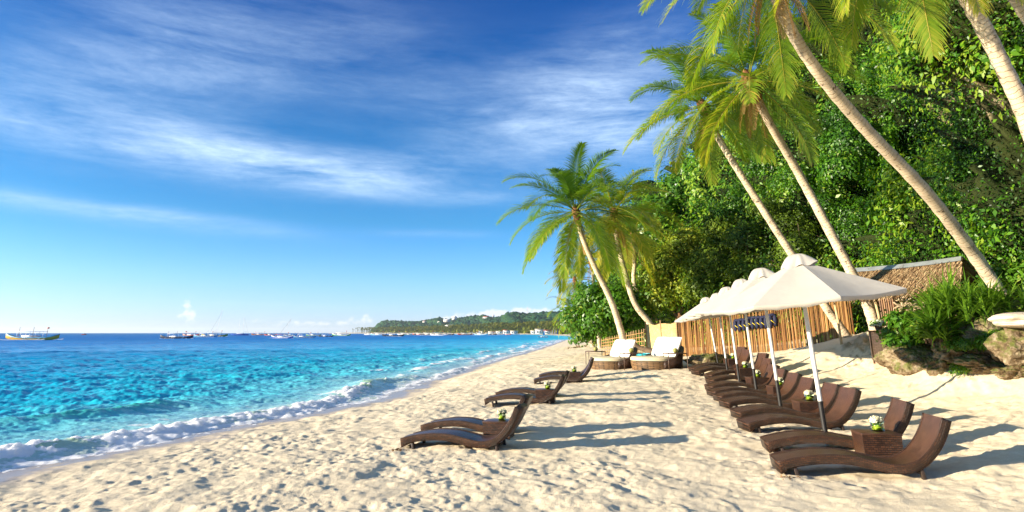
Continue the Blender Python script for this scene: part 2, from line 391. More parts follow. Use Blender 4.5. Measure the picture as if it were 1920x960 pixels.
# breaking wave close to the sand
h0 = np.interp(al, [-6, 0, 3, 5.5, 7.0, 9, 12, 15, 17.5, 19.5, 21.5, 26, 40], [.2, .22, .23, .21, .13, .11, .11, .13, .21, .22, .10, .05, .03])*(.85+.3*np.interp(al % 5, np.arange(6), [.2, .8, .4, 1, .5, .2]))
s0 = -1.15-.30*np.sin(al*.45)-.16*np.sin(al*1.3+1)-np.interp(al, [0, 8, 15, 20, 28], [.1, .0, .1, .45, .5])
q = s-s0; wdt = np.where(q > 0, .52, .85)
ridge = np.exp(-(q/wdt)**2)*h0*(1-sstep(28, 44, al))
lump = sample(noise_tile(512, 20, 200, 31, .7), x, y, 9.0); lump2 = sample(noise_tile(512, 6, 60, 32, .9), x, y, 9.0)
fbreak = np.clip(.78+.55*lump2+np.interp(al, [-6, 3, 5.6, 6.4, 7.2, 14, 16.8, 18, 21, 23], [.4, .5, .3, -.9, .45, .4, -.1, -1.5, -1.2, -.1]), 0, 1)
front = np.exp(-((q-.10)/.58)**2)
foam = np.clip(front*1.2*fbreak*sstep(.03, .15, h0), 0, 1)
z += ridge + np.clip(lump, -1, 2.4)*.013*foam*sstep(.05, .25, h0) + .03*foam*lump2
# thin swash sheet, trailing foam and the rows of small broken waves further along the beach
farr = sstep(17, 26, al)
foam = np.maximum(foam, .80*sstep(-.95, -.2, s-.15*lump2)*(1-farr*.2))
trail = np.exp(-((s+2.4)/1.3)**2)*np.clip(.10+.30*sample(T1, x*.6+y*.2, y, 9)-.1, 0, .5)
foam = np.maximum(foam, trail)
for k, (sc_, wd, a) in enumerate([(-1.0, .35, 1.0), (-2.3, .42, .72), (-4.0, .5, .62), (-6.2, .6, .40)]):
    br = np.clip(sample(T2, x*.5+k*7, y*.35, 11)*.6+.40, 0, 1)
    rw = np.exp(-((s-sc_+.7*np.sin(al*.17+k*2))/(wd*(1+.012*al)))**2)*farr
    foam = np.maximum(foam, rw*a*br*1.1); z += rw*.10*br*(1-sstep(120, 200, al))
foam = foam*(1-sstep(180, 420, y))
z = np.where(s > -.3, SEA+(z-SEA)*(1-sstep(-.3, 1.4, s))+.022*lump2*.6, z)
# colour of the water body (depth over white sand): milky at the edge, turquoise, then deep blue
dn = s+.9*sample(T1, x, y, 40)*np.clip(-s/8, 0, 3)
def cl(stops, v):
    xsn = [a for a, _ in stops]; return np.stack([np.interp(v, xsn, [c[i] for _, c in stops]) for i in range(3)], -1)
colr = cl([(-6000, (.012, .13, .33)), (-900, (.008, .125, .34)), (-200, (.002, .12, .40)), (-90, (.002, .15, .44)), (-45, (.003, .235, .50)), (-22, (.005, .33, .56)), (-10, (.018, .42, .58)), (-4.5, (.10, .50, .60)), (-2.2, (.25, .52, .56)), (-.6, (.42, .52, .48)), (1, (.46, .44, .38))], dn)
pat = np.clip(sample(T3, x, y*1.4, 160)*.5*sstep(30, 90, rad)*(1-sstep(900, 3000, rad)), -1, 1)[:, None]
colr = colr*np.array([1.2, 1.16, 1.06])*(1.06+.10*pat)
crest = np.clip(ridge/.3, 0, 1)*np.exp(-(q/.5)**2)
colr = colr*(1-crest[:, None]*.85)+np.array([.42, .50, .10])*crest[:, None]*.85
colr = colr*(1-sw[:, None]*.75)+np.array([.015, .36, .25])*sw[:, None]*.75
def seamat():
    m = bpy.data.materials.new('sea_water'); m.use_nodes = True; T = NT(m.node_tree); T.n.clear(); co = T.coord()
    geo = T.new('ShaderNodeNewGeometry'); wc = T.attr('wcol', 'Color'); fo = T.attr('foam')
    mp = T.new('ShaderNodeMapping', {'Vector': co, 'Rotation': (0, 0, R(18)), 'Scale': (.55, 1.25, 1)}).outputs[0]
    dist = T.new('ShaderNodeVectorMath', {0: co}, operation='LENGTH').outputs['Value']
    b1 = T.noise(mp, 1.7, 7, .62); b2 = T.noise(mp, .16, 6, .6); b3 = T.noise(mp, 5.0, 5, .6)
    far = T.math('DIVIDE', dist, 260, clamp=True)
    h = T.math('ADD', T.math('ADD', T.math('MULTIPLY', b1, .13), T.math('MULTIPLY', b3, .035)), T.math('MULTIPLY', T.math('MULTIPLY', b2, 1.5), far))
    bump = T.new('ShaderNodeBump', {'Strength': .6, 'Distance': 1.0, 'Height': h})
    darken = T.ramp(T.math('ADD', T.math('MULTIPLY', b1, .6), T.math('MULTIPLY', b2, .4)), [(.38, (.84, .88, .93)), (.50, (1, 1, 1)), (.62, (1.16, 1.08, 1.05))])
    base = T.mix(.75, wc, T.mix(1.0, wc, darken, 'MULTIPLY'))
    w = T.new('ShaderNodeBsdfPrincipled', {'Base Color': base, 'Roughness': T.math('ADD', .12, T.math('MULTIPLY', far, .25)), 'IOR': 1.33, 'Specular IOR Level': T.math('SUBTRACT', .26, T.math('MULTIPLY', T.math('DIVIDE', dist, 300, clamp=True), .22)), 'Normal': bump.outputs[0]})
    fn_ = T.math('ADD', T.math('MULTIPLY', T.noise(co, 7, 8, .72), 1.0), T.math('MULTIPLY', T.noise(T.new('ShaderNodeMapping', {'Vector': co, 'Scale': (1, .5, 1)}).outputs[0], 1.4, 6, .65), .7))
    fm = T.math('MULTIPLY', T.math('SUBTRACT', T.math('ADD', fn_, T.math('MULTIPLY', fo, 1.25)), 1.30), 3.4, clamp=True)
    fm = T.math('MULTIPLY', fm, T.math('MULTIPLY', fo, 3.0, clamp=True))
    fb = T.new('ShaderNodeBump', {'Strength': .6, 'Distance': .02, 'Height': T.noise(co, 22, 6, .7)})
    f = T.new('ShaderNodeBsdfPrincipled', {'Base Color': (.96, .97, .97, 1), 'Roughness': .75, 'Specular IOR Level': .2, 'Subsurface Weight': 1.0, 'Subsurface Radius': (1, 1, 1), 'Subsurface Scale': .30, 'Normal': fb.outputs[0]})
    mx = T.new('ShaderNodeMixShader', {0: fm, 1: w.outputs[0], 2: T.new('ShaderNodeMixShader', {0: .12, 1: f.outputs[0], 2: T.new('ShaderNodeBsdfTranslucent', {'Color': (.95, .95, .93, 1), 'Normal': fb.outputs[0]}).outputs[0]}).outputs[0]})
    T.new('ShaderNodeOutputMaterial', {0: mx.outputs[0]}); return m
keep = (s[F].min(axis=1) < 2.2)
o = raw('sea_water', np.c_[x, y, z], F[keep], seamat(), attrs={'foam': foam, 'wcol': colr}, smooth=True); tag(o, kind='structure')
del x, y, z, s, xr, yr, rad, foam, colr, ridge, lump, lump2
# ------------------------------------------------------------------ cliff behind the beach
HC = [(1165, [(650, 66), (575, 66), (520, 67), (470, 70)]), (1250, [(650, 42), (540, 43), (460, 46), (395, 50)]), (1330, [(650, 35), (510, 36), (400, 38), (300, 42)]),
      (1430, [(640, 31), (490, 32), (340, 34), (195, 38)]), (1530, [(620, 28), (450, 28.5), (290, 30), (118, 34)]), (1620, [(610, 27), (450, 27), (270, 28), (84, 32)]),
      (1720, [(600, 26.5), (430, 26.5), (240, 27.5), (50, 31)]), (1820, [(600, 22.5), (440, 22.3), (250, 23), (-60, 27.5)]), (1920, [(600, 16), (420, 15.5), (220, 18), (-200, 22)]),
      (2060, [(600, 14), (380, 13.5), (180, 15), (-420, 18)]), (2300, [(600, 11), (350, 11.5), (100, 13), (-700, 15)])]
def hill():
    cols = []
    for px, rows in HC:
        p = [att(px, py, t) for py, t in rows]
        b = p[0].copy(); b.z = min(p[0].z, g1(b.x, b.y))-2.5
        top = p[-1]; outw = Vector((top.x, top.y, 0)).normalized()
        cols.append(catmull([b]+p+[top+outw*4+Vector((0, 0, .6)), top+outw*14+Vector((0, 0, -1)), top+outw*30+Vector((0, 0, -6))], 130))
    g = np.array([[list(v) for v in catmull([c[i] for c in cols], 300)] for i in range(130)])     # rows x cols x 3
    return g
HG = hill()
du = np.gradient(HG, axis=1); dv = np.gradient(HG, axis=0); HN = np.cross(dv, du); HN /= np.linalg.norm(HN, axis=2)[..., None]+1e-9
if HN[60, 150, 1] > 0: HN = -HN
hs_ = np.cumsum(np.linalg.norm(du, axis=2), axis=1)[50][None, :].repeat(130, 0)
hz_ = HG[..., 2]+np.linspace(0, 30, 130)[:, None]*.3
TL = noise_tile(512, 2, 40, 41, 1.3); TV = noise_tile(512, 6, 50, 42, 1.0)
def hbump(u, v):
    b = 1.7*sample(TL, u, v*1.1, 46) + .95*np.abs(sample(TV, u*1.2, v*.5, 30)) + .42*sample(TV, u, v*.8, 13)
    return b
PITS = [(1752, 190, 20, 60, 3.2), (1765, 270, 22, 30, 2.4), (1640, 372, 60, 18, 1.8), (1478, 250, 18, 45, 2.2), (1520, 430, 50, 22, 2.0), (1695, 430, 55, 26, 2.2), (1572, 205, 18, 42, 2.0), (1850, 300, 24, 40, 2.0), (1420, 330, 30, 25, 1.6), (1620, 470, 50, 18, 1.6), (1395, 420, 40, 18, 1.6)]
top_dim = 1-.5*sstep(90, 120, np.arange(130))[:, None]
def pxof(P):
    d = P-np.array([0, 0, CAMZ]); yc = d[..., 2]*cP-d[..., 1]*sP; f = d[..., 1]*cP+d[..., 2]*sP
    return 960+FPX*d[..., 0]/np.maximum(f, .1), CY-FPX*yc/np.maximum(f, .1)
qx, qy = pxof(HG); pit = sum(e*np.exp(-((qx-a)/c)**2-((qy-b)/d)**2)*(HG[..., 1] < 60) for a, b, c, d, e in PITS)
HP = HG+HN*(hbump(hs_, hz_)*top_dim-pit)[..., None]
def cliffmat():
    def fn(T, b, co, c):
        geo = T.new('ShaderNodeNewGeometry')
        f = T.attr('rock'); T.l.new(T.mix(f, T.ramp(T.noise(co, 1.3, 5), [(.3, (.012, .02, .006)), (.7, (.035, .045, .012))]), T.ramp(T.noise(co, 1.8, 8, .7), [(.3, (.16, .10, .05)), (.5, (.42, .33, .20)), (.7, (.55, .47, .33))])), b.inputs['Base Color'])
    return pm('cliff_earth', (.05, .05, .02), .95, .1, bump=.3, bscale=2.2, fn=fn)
def spot(u, v, pts):
    return 0
rockm = np.zeros((130, 300))
def pxof(P):
    d = P-np.array([0, 0, CAMZ]); yc = d[..., 2]*cP-d[..., 1]*sP; f = d[..., 1]*cP+d[..., 2]*sP
    return 960+FPX*d[..., 0]/np.maximum(f, .1), CY-FPX*yc/np.maximum(f, .1)
hpx, hpy = pxof(HP)
bare = [(1782, 175, 18, 34), (1840, 160, 15, 24), (1842, 205, 12, 18), (1780, 235, 12, 18)]      # bare limestone patches of the cliff face
for a, b_, c, d in bare: rockm = np.maximum(rockm, np.exp(-((hpx-a)/c)**2-((hpy-b_)/d)**2)*(HG[..., 1] < 26*K))
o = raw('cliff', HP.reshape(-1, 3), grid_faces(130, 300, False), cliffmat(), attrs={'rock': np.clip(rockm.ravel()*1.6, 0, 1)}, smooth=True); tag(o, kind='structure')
# leaves of the vines that cover it
LV = [(0, (.010, .034, .004)), (.30, (.022, .075, .005)), (.6, (.05, .155, .007)), (.85, (.115, .26, .010)), (1, (.26, .34, .03))]
M_vine = leafmat('vine_leaves', LV, .36, .42, .4)
M_tree = leafmat('olive_leaves', [(0, (.03, .055, .005)), (.4, (.08, .14, .010)), (.8, (.17, .25, .016)), (1, (.32, .34, .03))], .30, .5, .3)
M_broad = leafmat('broad_leaves', [(0, (.022, .075, .007)), (.5, (.055, .155, .010)), (.85, (.11, .24, .016)), (1, (.26, .30, .04))], .38, .35, .45)
M_far = leafmat('hill_leaves', [(0, (.010, .045, .022)), (.5, (.02, .075, .03)), (1, (.05, .10, .03))], .2, .7, .1)
def scatter_hill(n, seed, umin, umax, rmin=8, rmax=128, tile=TL, thr=None):
    g = np.random.default_rng(seed); u = g.uniform(umin, umax, n); v = g.uniform(rmin, rmax, n)
    i = v.astype(int); j = u.astype(int); fi = (v-i)[:, None]; fj = (u-j)[:, None]; i1 = np.minimum(i+1, 129); j1 = np.minimum(j+1, 299)
    def bi(A): return (A[i, j]*(1-fi)+A[i1, j]*fi)*(1-fj)+(A[i, j1]*(1-fi)+A[i1, j1]*fi)*fj
    return bi(HP), bi(HN), g, u, v
dA = np.linalg.norm(np.cross(du, dv), axis=2)
def vines():
    # area-weighted cells, nearer cells get more and smaller leaves
    g = np.random.default_rng(77); D = np.linalg.norm(HP-np.array([0, 0, 2]), axis=2)
    vis = (hpx > 1130) & (hpx < 2250) & (hpy > -190) & (hpy < 700); vis[:8] = False; vis[110:] = False
    w = dA*np.minimum((30/D)**1.6, 2.6)*vis*(1-np.clip(rockm*1.1, 0, .85)); w = w.ravel()/w.sum()
    NC = 27000; c = g.choice(w.size, NC, p=w); i, j = np.unravel_index(c, D.shape)
    i = np.clip(i+g.uniform(-.5, .5, NC), 0, 128.9); j = np.clip(j+g.uniform(-.5, .5, NC), 0, 298.9); ii = i.astype(int); jj = j.astype(int)
    fi = (i-ii)[:, None]; fj = (j-jj)[:, None]
    def bi(A): return (A[ii, jj]*(1-fi)+A[ii+1, jj]*fi)*(1-fj)+(A[ii, jj+1]*(1-fi)+A[ii+1, jj+1]*fi)*fj
    P = bi(HP); N = bi(HN); dist = np.linalg.norm(P, axis=1)
    nz = sample(TV, P[:, 0]*1.5+P[:, 1], P[:, 2]*.9, 12); nz2 = sample(TL, P[:, 0]+P[:, 1], P[:, 2], 25)
    kind = nz2+.5*nz
    # sprigs: k leaves each in an elongated bunch that hangs down the face
    k = 24; off = g.standard_normal((NC, k, 3)); size = (.07+.0021*dist)*np.where(kind > .9, 2.0, np.where(kind < -.6, .8, 1.0))
    ext = (.17+.003*dist)[:, None, None]*np.stack([np.ones(NC), np.ones(NC), np.where(nz > 0, 2.2, 1.1)], -1)[:, None, :]
    nzc = sample(TL, P[:, 0]*1.3+P[:, 1]*.9, P[:, 2], 13); push = np.clip(.15+.85*np.maximum(nzc, 0)+.22*nz+g.exponential(.16, NC), .02, 2.0)
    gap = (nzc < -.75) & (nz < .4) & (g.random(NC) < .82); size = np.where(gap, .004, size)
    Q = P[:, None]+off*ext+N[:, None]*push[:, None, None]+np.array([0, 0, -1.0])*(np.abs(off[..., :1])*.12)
    NN = np.repeat(N[:, None], k, 1)+off*.5+np.array([-.25, -.1, .45])
    S = np.repeat(size[:, None], k, 1).ravel()
    V, F = leaf_arrays(Q.reshape(-1, 3), NN.reshape(-1, 3), S, g, .5, .3, .45)
    base = np.clip(.42+.22*nz+.24*nz2+.10*g.standard_normal(NC), 0, .97)
    t = np.clip(np.repeat(base, k)+.10*g.standard_normal(NC*k), 0, .96); t = np.repeat(t, 4)
    return V, F, t
V, F, t = vines()
o = raw('climbing_vines', V, F, M_vine, attrs={'tint': t}); tag(o, 'dense green climbing vines hanging over the limestone cliff behind the beach', 'vines', kind='stuff')
# ------------------------------------------------------------------ palms
def barkfn(T, b, co, c):
    uv = T.new('ShaderNodeUVMap').outputs[0]
    sp = T.new('ShaderNodeSeparateXYZ', {0: uv}); nv = T.noise(co, 3, 4)
    v = T.math('ADD', T.math('MULTIPLY', sp.outputs[1], 8.5), T.math('MULTIPLY', nv, 2.2))
    fr = T.math('FRACT', v); ring = T.ramp(fr, [(0, .0), (.12, 1.0), (.85, .85), (1, 0.0)])
    cc = T.mix(ring, T.mix(1.0, c, (.70, .64, .58), 'MULTIPLY'), c)
    sc = T.ramp(T.noise(co, 4.5, 6, .75), [(.36, .0), (.42, 1.0)])
    cc = T.mix(sc, (.10, .065, .04), cc); T.l.new(cc, b.inputs['Base Color'])
    h = T.math('ADD', ring, T.math('MULTIPLY', T.noise(co, 26, 6, .7), 1.2))
    T.l.new(T.new('ShaderNodeBump', {'Strength': .7, 'Distance': .014, 'Height': h}).outputs[0], b.inputs['Normal'])
M_bark = pm('palm_bark', (.62, .50, .35), .85, .2, fn=barkfn, var=.22, vscale=2.0)
M_wood = pm('tree_bark', (.16, .11, .07), .9, .15, var=.3, vscale=5, bump=.03, bscale=18)
M_sheath = pm('palm_fibre', (.22, .10, .045), .95, .1, var=.35, vscale=14, bump=.03, bscale=50)
M_dry = leafmat('dry_frond_leaf', [(0, (.20, .09, .03)), (.5, (.36, .20, .07)), (1, (.50, .36, .14))], .3, .6, .2, 1.1)
M_frond = leafmat('palm_frond_leaf', [(0, (.05, .12, .010)), (.35, (.10, .21, .012)), (.7, (.175, .265, .015)), (1, (.42, .37, .05))], .45, .32, .5, 1.5)
M_nut = pm('coconut_husk', (.16, .17, .03), .6, .3, var=.3)
def frond(par, org, L, elv, azm, rng, droop, mat, name='frond', nl=52, tint0=.4, wid=.058, hang=1.0, lmax=.24):
    n = 15; p = np.array(org, float); pts = [p.copy()]; a = azm; e = elv; tw = rng.uniform(-.25, .25)
    for i in range(n):
        d = np.array([math.cos(e)*math.sin(a), math.cos(e)*math.cos(a), math.sin(e)]); p = p+d*L/n; pts.append(p.copy())
        e -= droop/n*(.35+1.5*i/n)*max(.15, math.cos(max(e, -1.5))**.6 if e < 0 else 1); e = max(e, -1.5); a += tw/n
    pts = np.array(pts); tg = np.gradient(pts, axis=0); tg /= np.linalg.norm(tg, axis=1)[:, None]
    up = np.array([0, 0, 1.0]); side = np.cross(tg, up); side /= np.linalg.norm(side, axis=1)[:, None]+1e-6
    if azm is not None:
        ref = np.array([math.cos(azm), -math.sin(azm), 0]); side = np.where((np.abs(tg[:, 2:3]) > .97), ref, side)
    nrm = np.cross(side, tg)
    mb = MB(); rad = [max(.004, .032*(1-i/(n+1))**.8)*L/4.5 for i in range(n+1)]
    mb.tube([Vector(q) for q in pts], rad, 4, tint=min(1, tint0+.35))
    V0 = np.array([v[:] for v in mb.V]); F0 = mb.F; t0 = mb.T
    s = np.linspace(.13, .99, nl); idx = s*n; i0 = np.minimum(idx.astype(int), n-1); f = (idx-i0)[:, None]
    VV = [V0]; TT = [np.array(t0)]; FF = [tuple(q) for q in F0]; base = len(V0)
    for sg in (-1, 1):
        c = pts[i0]*(1-f)+pts[i0+1]*f; t = tg[i0]; sd_ = side[i0]*sg; nn = nrm[i0]
        ln = L*lmax*np.clip(np.sin(np.pi*(s*.86+.12))**.55, .12, 1)*rng.uniform(.82, 1.1, nl)
        fa = np.interp(s, [0, .6, 1], [.55, .85, 1.45])[:, None]
        d = sd_+t*fa+nn*(.28+rng.uniform(-.12, .12, nl))[:, None]; d /= np.linalg.norm(d, axis=1)[:, None]
        q = c.copy(); rows = []
        wv = np.cross(d, nn); wv /= np.linalg.norm(wv, axis=1)[:, None]+1e-6
        brk = rng.uniform(.4, 1.6, nl)[:, None]*hang
        for k, ww in enumerate((.55, 1.0, .62, .06)):
            h = wv*(wid*ww*.5*L/4.5); rows += [q-h, q+h]
            q = q+d*(ln/3)[:, None]; d = d+np.array([0, 0, -.34])*brk*(k+1)*.75; d /= np.linalg.norm(d, axis=1)[:, None]
        V = np.stack(rows, 1).reshape(-1, 3); VV.append(V)
        bi = base+np.arange(nl)[:, None]*8
        for k in range(3):
            qd = np.concatenate([bi+2*k, bi+2*k+1, bi+2*k+3, bi+2*k+2], 1); FF += [tuple(int(z_) for z_ in r_) for r_ in qd]
        tt = np.clip(tint0+.10*rng.standard_normal(nl)+.18*(s-.5), 0, 1)
        TT.append(np.repeat(tt, 8)+np.tile(np.array([0, 0, 0, 0, .04, .04, .16, .16]), nl)); base += nl*8
    return raw(name, np.concatenate(VV), FF, mat, par, {'tint': np.clip(np.concatenate(TT), 0, 1)})
def palm(label, path, r0, r1, FL, nf, seed, dry=3, nuts=0, elmax=78, elmin=-50, nl=52, sheath=1.0, azs=None, dt=0.0, wid=.058, wind=0):
    rng = np.random.default_rng(seed); P = [Vector(p) for p in path]
    b = P[0]; gz_ = g1(b.x, b.y)
    P[0] = Vector((b.x, b.y, gz_-.15)) if b.z < gz_+1.0 else b
    if P[0].z > gz_: P.insert(0, P[0]+(P[0]-P[1]).normalized()*((P[0].z-gz_)/max(.3, abs((P[0]-P[1]).normalized().z))+.3))
    C = catmull(P, 64); base = C[0]
    root = empty('palm_tree', base, label, 'palm tree', 'coconut palms leaning over the beach')
    n = len(C); rr_ = []
    for i in range(n):
        u = i/(n-1); r = r0+(r1-r0)*min(1, u*1.3)**.8; r *= 1+.35*math.exp(-u*n/3.2); r *= 1+.05*math.sin(i*2.4)+rng.uniform(-.02, .02); rr_.append(r)
    MB().tube(C, rr_, 12).build('trunk', M_bark, root, True)
    top = C[-1]; dirn = (C[-1]-C[-3]).normalized()
    m = MB(); k = r1*1.25
    m.tube([top-dirn*.9*sheath, top-dirn*.45*sheath, top, top+dirn*.25, top+dirn*.5], [r1*1.02, k*1.25, k*1.5, k*1.1, .03], 10).build('crown_shaft', M_sheath, root, True)
    for i in range(nf):
        u = (i+.5)/nf; e = R(elmax+(elmin-elmax)*u**.92)+rng.uniform(-.1, .1); a = i*2.39996+rng.uniform(-.2, .2)+seed
        if azs: a = azs[0]+(a % 6.2832)/6.2832*azs[1]
        L = FL*rng.uniform(.86, 1.08)*(1 if u > .12 else .8)
        o_ = np.array(top+dirn*(.32-.5*u))+np.array([math.sin(a), math.cos(a), 0])*k*.7
        frond(root, o_, L, e, a, rng, R(66+30*rng.random())*(1-.25*u), M_frond, nl=nl, tint0=float(np.clip(.30+dt+.30*u+rng.uniform(-.1, .12), 0, .9)), hang=.55+.8*u, wid=wid)
    for i in range(dry):
        a = rng.uniform(0, 6.28); o_ = np.array(top-dirn*.3)+np.array([math.sin(a), math.cos(a), 0])*k*.6
        frond(root, o_, FL*rng.uniform(.3, .55), R(-55-rng.uniform(0, 25)), a, rng, R(40), M_dry, 'dry_frond', nl=int(nl*.6), tint0=rng.uniform(.2, .7), hang=1.8, lmax=.2)
    for i in range(nuts):
        a = rng.uniform(0, 6.28); V, F_ = blobmesh(tuple(top-dirn*(.15+.15*rng.random())+Vector((math.sin(a), math.cos(a), -.3))*(k*1.9)), .125, i, .05, 2, (1, 1, 1.2))
        raw('coconut', V, F_, M_nut, root, smooth=True)
    return root
def pth(*pp): return [at(px, py, Y) for px, py, Y in pp]
palm('slender coconut palm whose full crown stands free against the sky, nearest the sea', pth((1178, 642, 27), (1150, 575, 27), (1115, 500, 26.8), (1090, 440, 26.6), (1080, 398, 26.5)), .21, .14, 4.85, 32, 3, dry=2, elmax=89, nl=56, dt=-.06)
palm('coconut palm bending up from low behind the second daybed, brown dead fronds under its crown', pth((1250, 640, 30), (1218, 606, 30), (1190, 568, 30), (1170, 505, 30), (1157, 448, 30), (1152, 400, 30)), .23, .16, 4.9, 30, 8, dry=10, nuts=4, dt=.24)
palm('coconut palm with the short trunk just right of the bending palm, crown merged behind it', pth((1236, 612, 34), (1214, 578, 34), (1190, 535, 34), (1190, 485, 34), (1188, 440, 34)), .23, .16, 4.8, 20, 12, dry=4, dt=.2)
palm('distant palm with arching fronds just left of the sea almond tree', pth((1112, 640, 52), (1098, 600, 52), (1085, 560, 52), (1078, 525, 52)), .22, .15, 4.2, 22, 15, dry=3, dt=.22)
palm('distant low palm whose fronds droop over the shoreline, farthest left of all palms', pth((1110, 640, 60), (1092, 618, 60), (1078, 598, 60), (1070, 580, 60)), .22, .15, 3.8, 16, 19, dry=1, dt=.2)
palm('distant palm rising behind the sea almond tree beside the free-standing palm', pth((1125, 640, 46), (1115, 570, 46), (1112, 520, 46), (1108, 492, 46)), .2, .14, 3.6, 16, 22, dry=1, dt=.1)
palm('palm with bowed brown trunk rising behind the front parasol, crown hanging far left', pth((1592, 634, 18.7), (1545, 570, 18.7), (1480, 470, 18.7), (1400, 345, 18.6), (1345, 255, 18.5), (1318, 200, 18.4)), .18, .135, 3.75, 29, 26, dry=5, elmin=-38, wid=.058)
palm('palm with pale trunk passing the thatched hut, crown between the two neighbouring palms', pth((1645, 610, 17.2), (1622, 560, 17.2), (1580, 480, 17.1), (1500, 330, 17), (1440, 225, 16), (1405, 150, 15.2)), .22, .15, 3.75, 28, 31, dry=6, nuts=3, elmin=-32, wid=.058, dt=.04)
palm('large palm with long pale trunk slanting across the cliff from the plants beside the hut', pth((1888, 566, 13.2), (1835, 490, 13), (1740, 365, 12), (1620, 238, 11), (1530, 130, 10.2), (1470, 30, 9.6), (1436, -70, 9.2)), .20, .135, 3.3, 25, 37, dry=6, nuts=2, elmin=-38, nl=64, dt=.05, wid=.042)
palm('thick pale palm trunk crossing the upper right corner, its crown above the frame', pth((2035, 700, 9.4), (1995, 480, 9.2), (1932, 245, 8.8), (1878, 120, 8.5), (1815, 0, 8.2), (1745, -110, 7.9), (1690, -200, 7.6)), .18, .14, 3.1, 18, 44, dry=1, elmin=-66, nl=72, dt=.15, wid=.042)
palm('palm trunk cutting the extreme upper right corner of the view', pth((2230, 560, 10), (2150, 380, 10), (2010, 160, 9.8), (1930, 40, 9.6), (1860, -70, 9.3), (1800, -160, 9.1)), .15, .12, 3.0, 14, 49, dry=1, elmin=-60, nl=60, dt=-.2)
# ------------------------------------------------------------------ broadleaved trees: lobes of leaf sprigs on real limbs
def tree(name, label, cat, base, lobes, mat, nleaf, lsize, seed, group=None, asp=.45, spread=.34, t0=.45, limbs=True, rtrunk=.16):
    """lobes: (centre, radius, squash); leaves sit in sprigs near each lobe's shell, uneven and with gaps"""
    rng = np.random.default_rng(seed); root = empty(name, base, label, cat, group); allV = []; allT = []; tot_ = sum(r*r for c, r, q in lobes)
    for c, r, q in lobes:
        ns = max(10, int(nleaf*r*r/tot_/14)); d = rng.standard_normal((ns, 3)); d /= np.linalg.norm(d, axis=1)[:, None]; d[:, 2] = np.where(d[:, 2] < -.45, -d[:, 2]*.7, d[:, 2])
        th = d @ rng.standard_normal((3, 4))*2.4
        bumpy = 1+.16*np.sin(th[:, 0]+th[:, 1])+.12*np.sin(th[:, 2]*2)+rng.uniform(-.22, .14, ns)
        C = np.array(c)+d*np.array([1, 1, q])*(r*bumpy)[:, None]
        off = rng.standard_normal((ns, 14, 3)); Q = C[:, None]+off*spread*(.6+.4*r/1.5)*.8
        N = d[:, None]+off*.55+np.array([0, 0, .45])
        V, F_ = leaf_arrays(Q.reshape(-1, 3), N.reshape(-1, 3), np.full(ns*14, lsize), rng, asp, .25, .4)
        allV.append(V); tb = np.clip(t0+.15*rng.standard_normal(ns)+.12*np.sin(th[:, 3]), 0, 1); allT.append(np.repeat(np.clip(np.repeat(tb, 14)+.1*rng.standard_normal(ns*14), 0, 1), 4))
    V = np.concatenate(allV); raw('crown', V, np.arange(len(V)).reshape(-1, 4), mat, root, {'tint': np.concatenate(allT)})
    if limbs:
        m = MB(); b = Vector(base); mid = Vector(np.mean([l[0] for l in lobes], axis=0)); fork = b+(mid-b)*.42
        m.tube(catmull([b-Vector((0, 0, .3)), b+(fork-b)*.5+Vector((rng.uniform(-.2, .2), rng.uniform(-.2, .2), 0)), fork], 8), [rtrunk*1.25, rtrunk*1.05]+[rtrunk]*6, 9)
        for c, r, q in lobes:
            e = Vector(c); k = fork+(e-fork)*.5+Vector((rng.uniform(-.3, .3), rng.uniform(-.3, .3), .2*r))
            m.tube(catmull([fork-Vector((0, 0, .15)), k, e+Vector((0, 0, .3*r))], 8), [rtrunk*.6*(1-.1*i) for i in range(8)], 6)
            for _ in range(5):
                s = e+Vector(rng.standard_normal(3))*r*.75; m.tube([k+(e-k)*.4, (k+s)/2+Vector((0, 0, .1*r)), s], [rtrunk*.28, rtrunk*.2, rtrunk*.06], 5)
        m.build('trunk', M_wood, root, True)
    return root
def lob(px, py, Y, rpx, q=.85): return (tuple(at(px, py, Y)), rpx/850*Y, q)
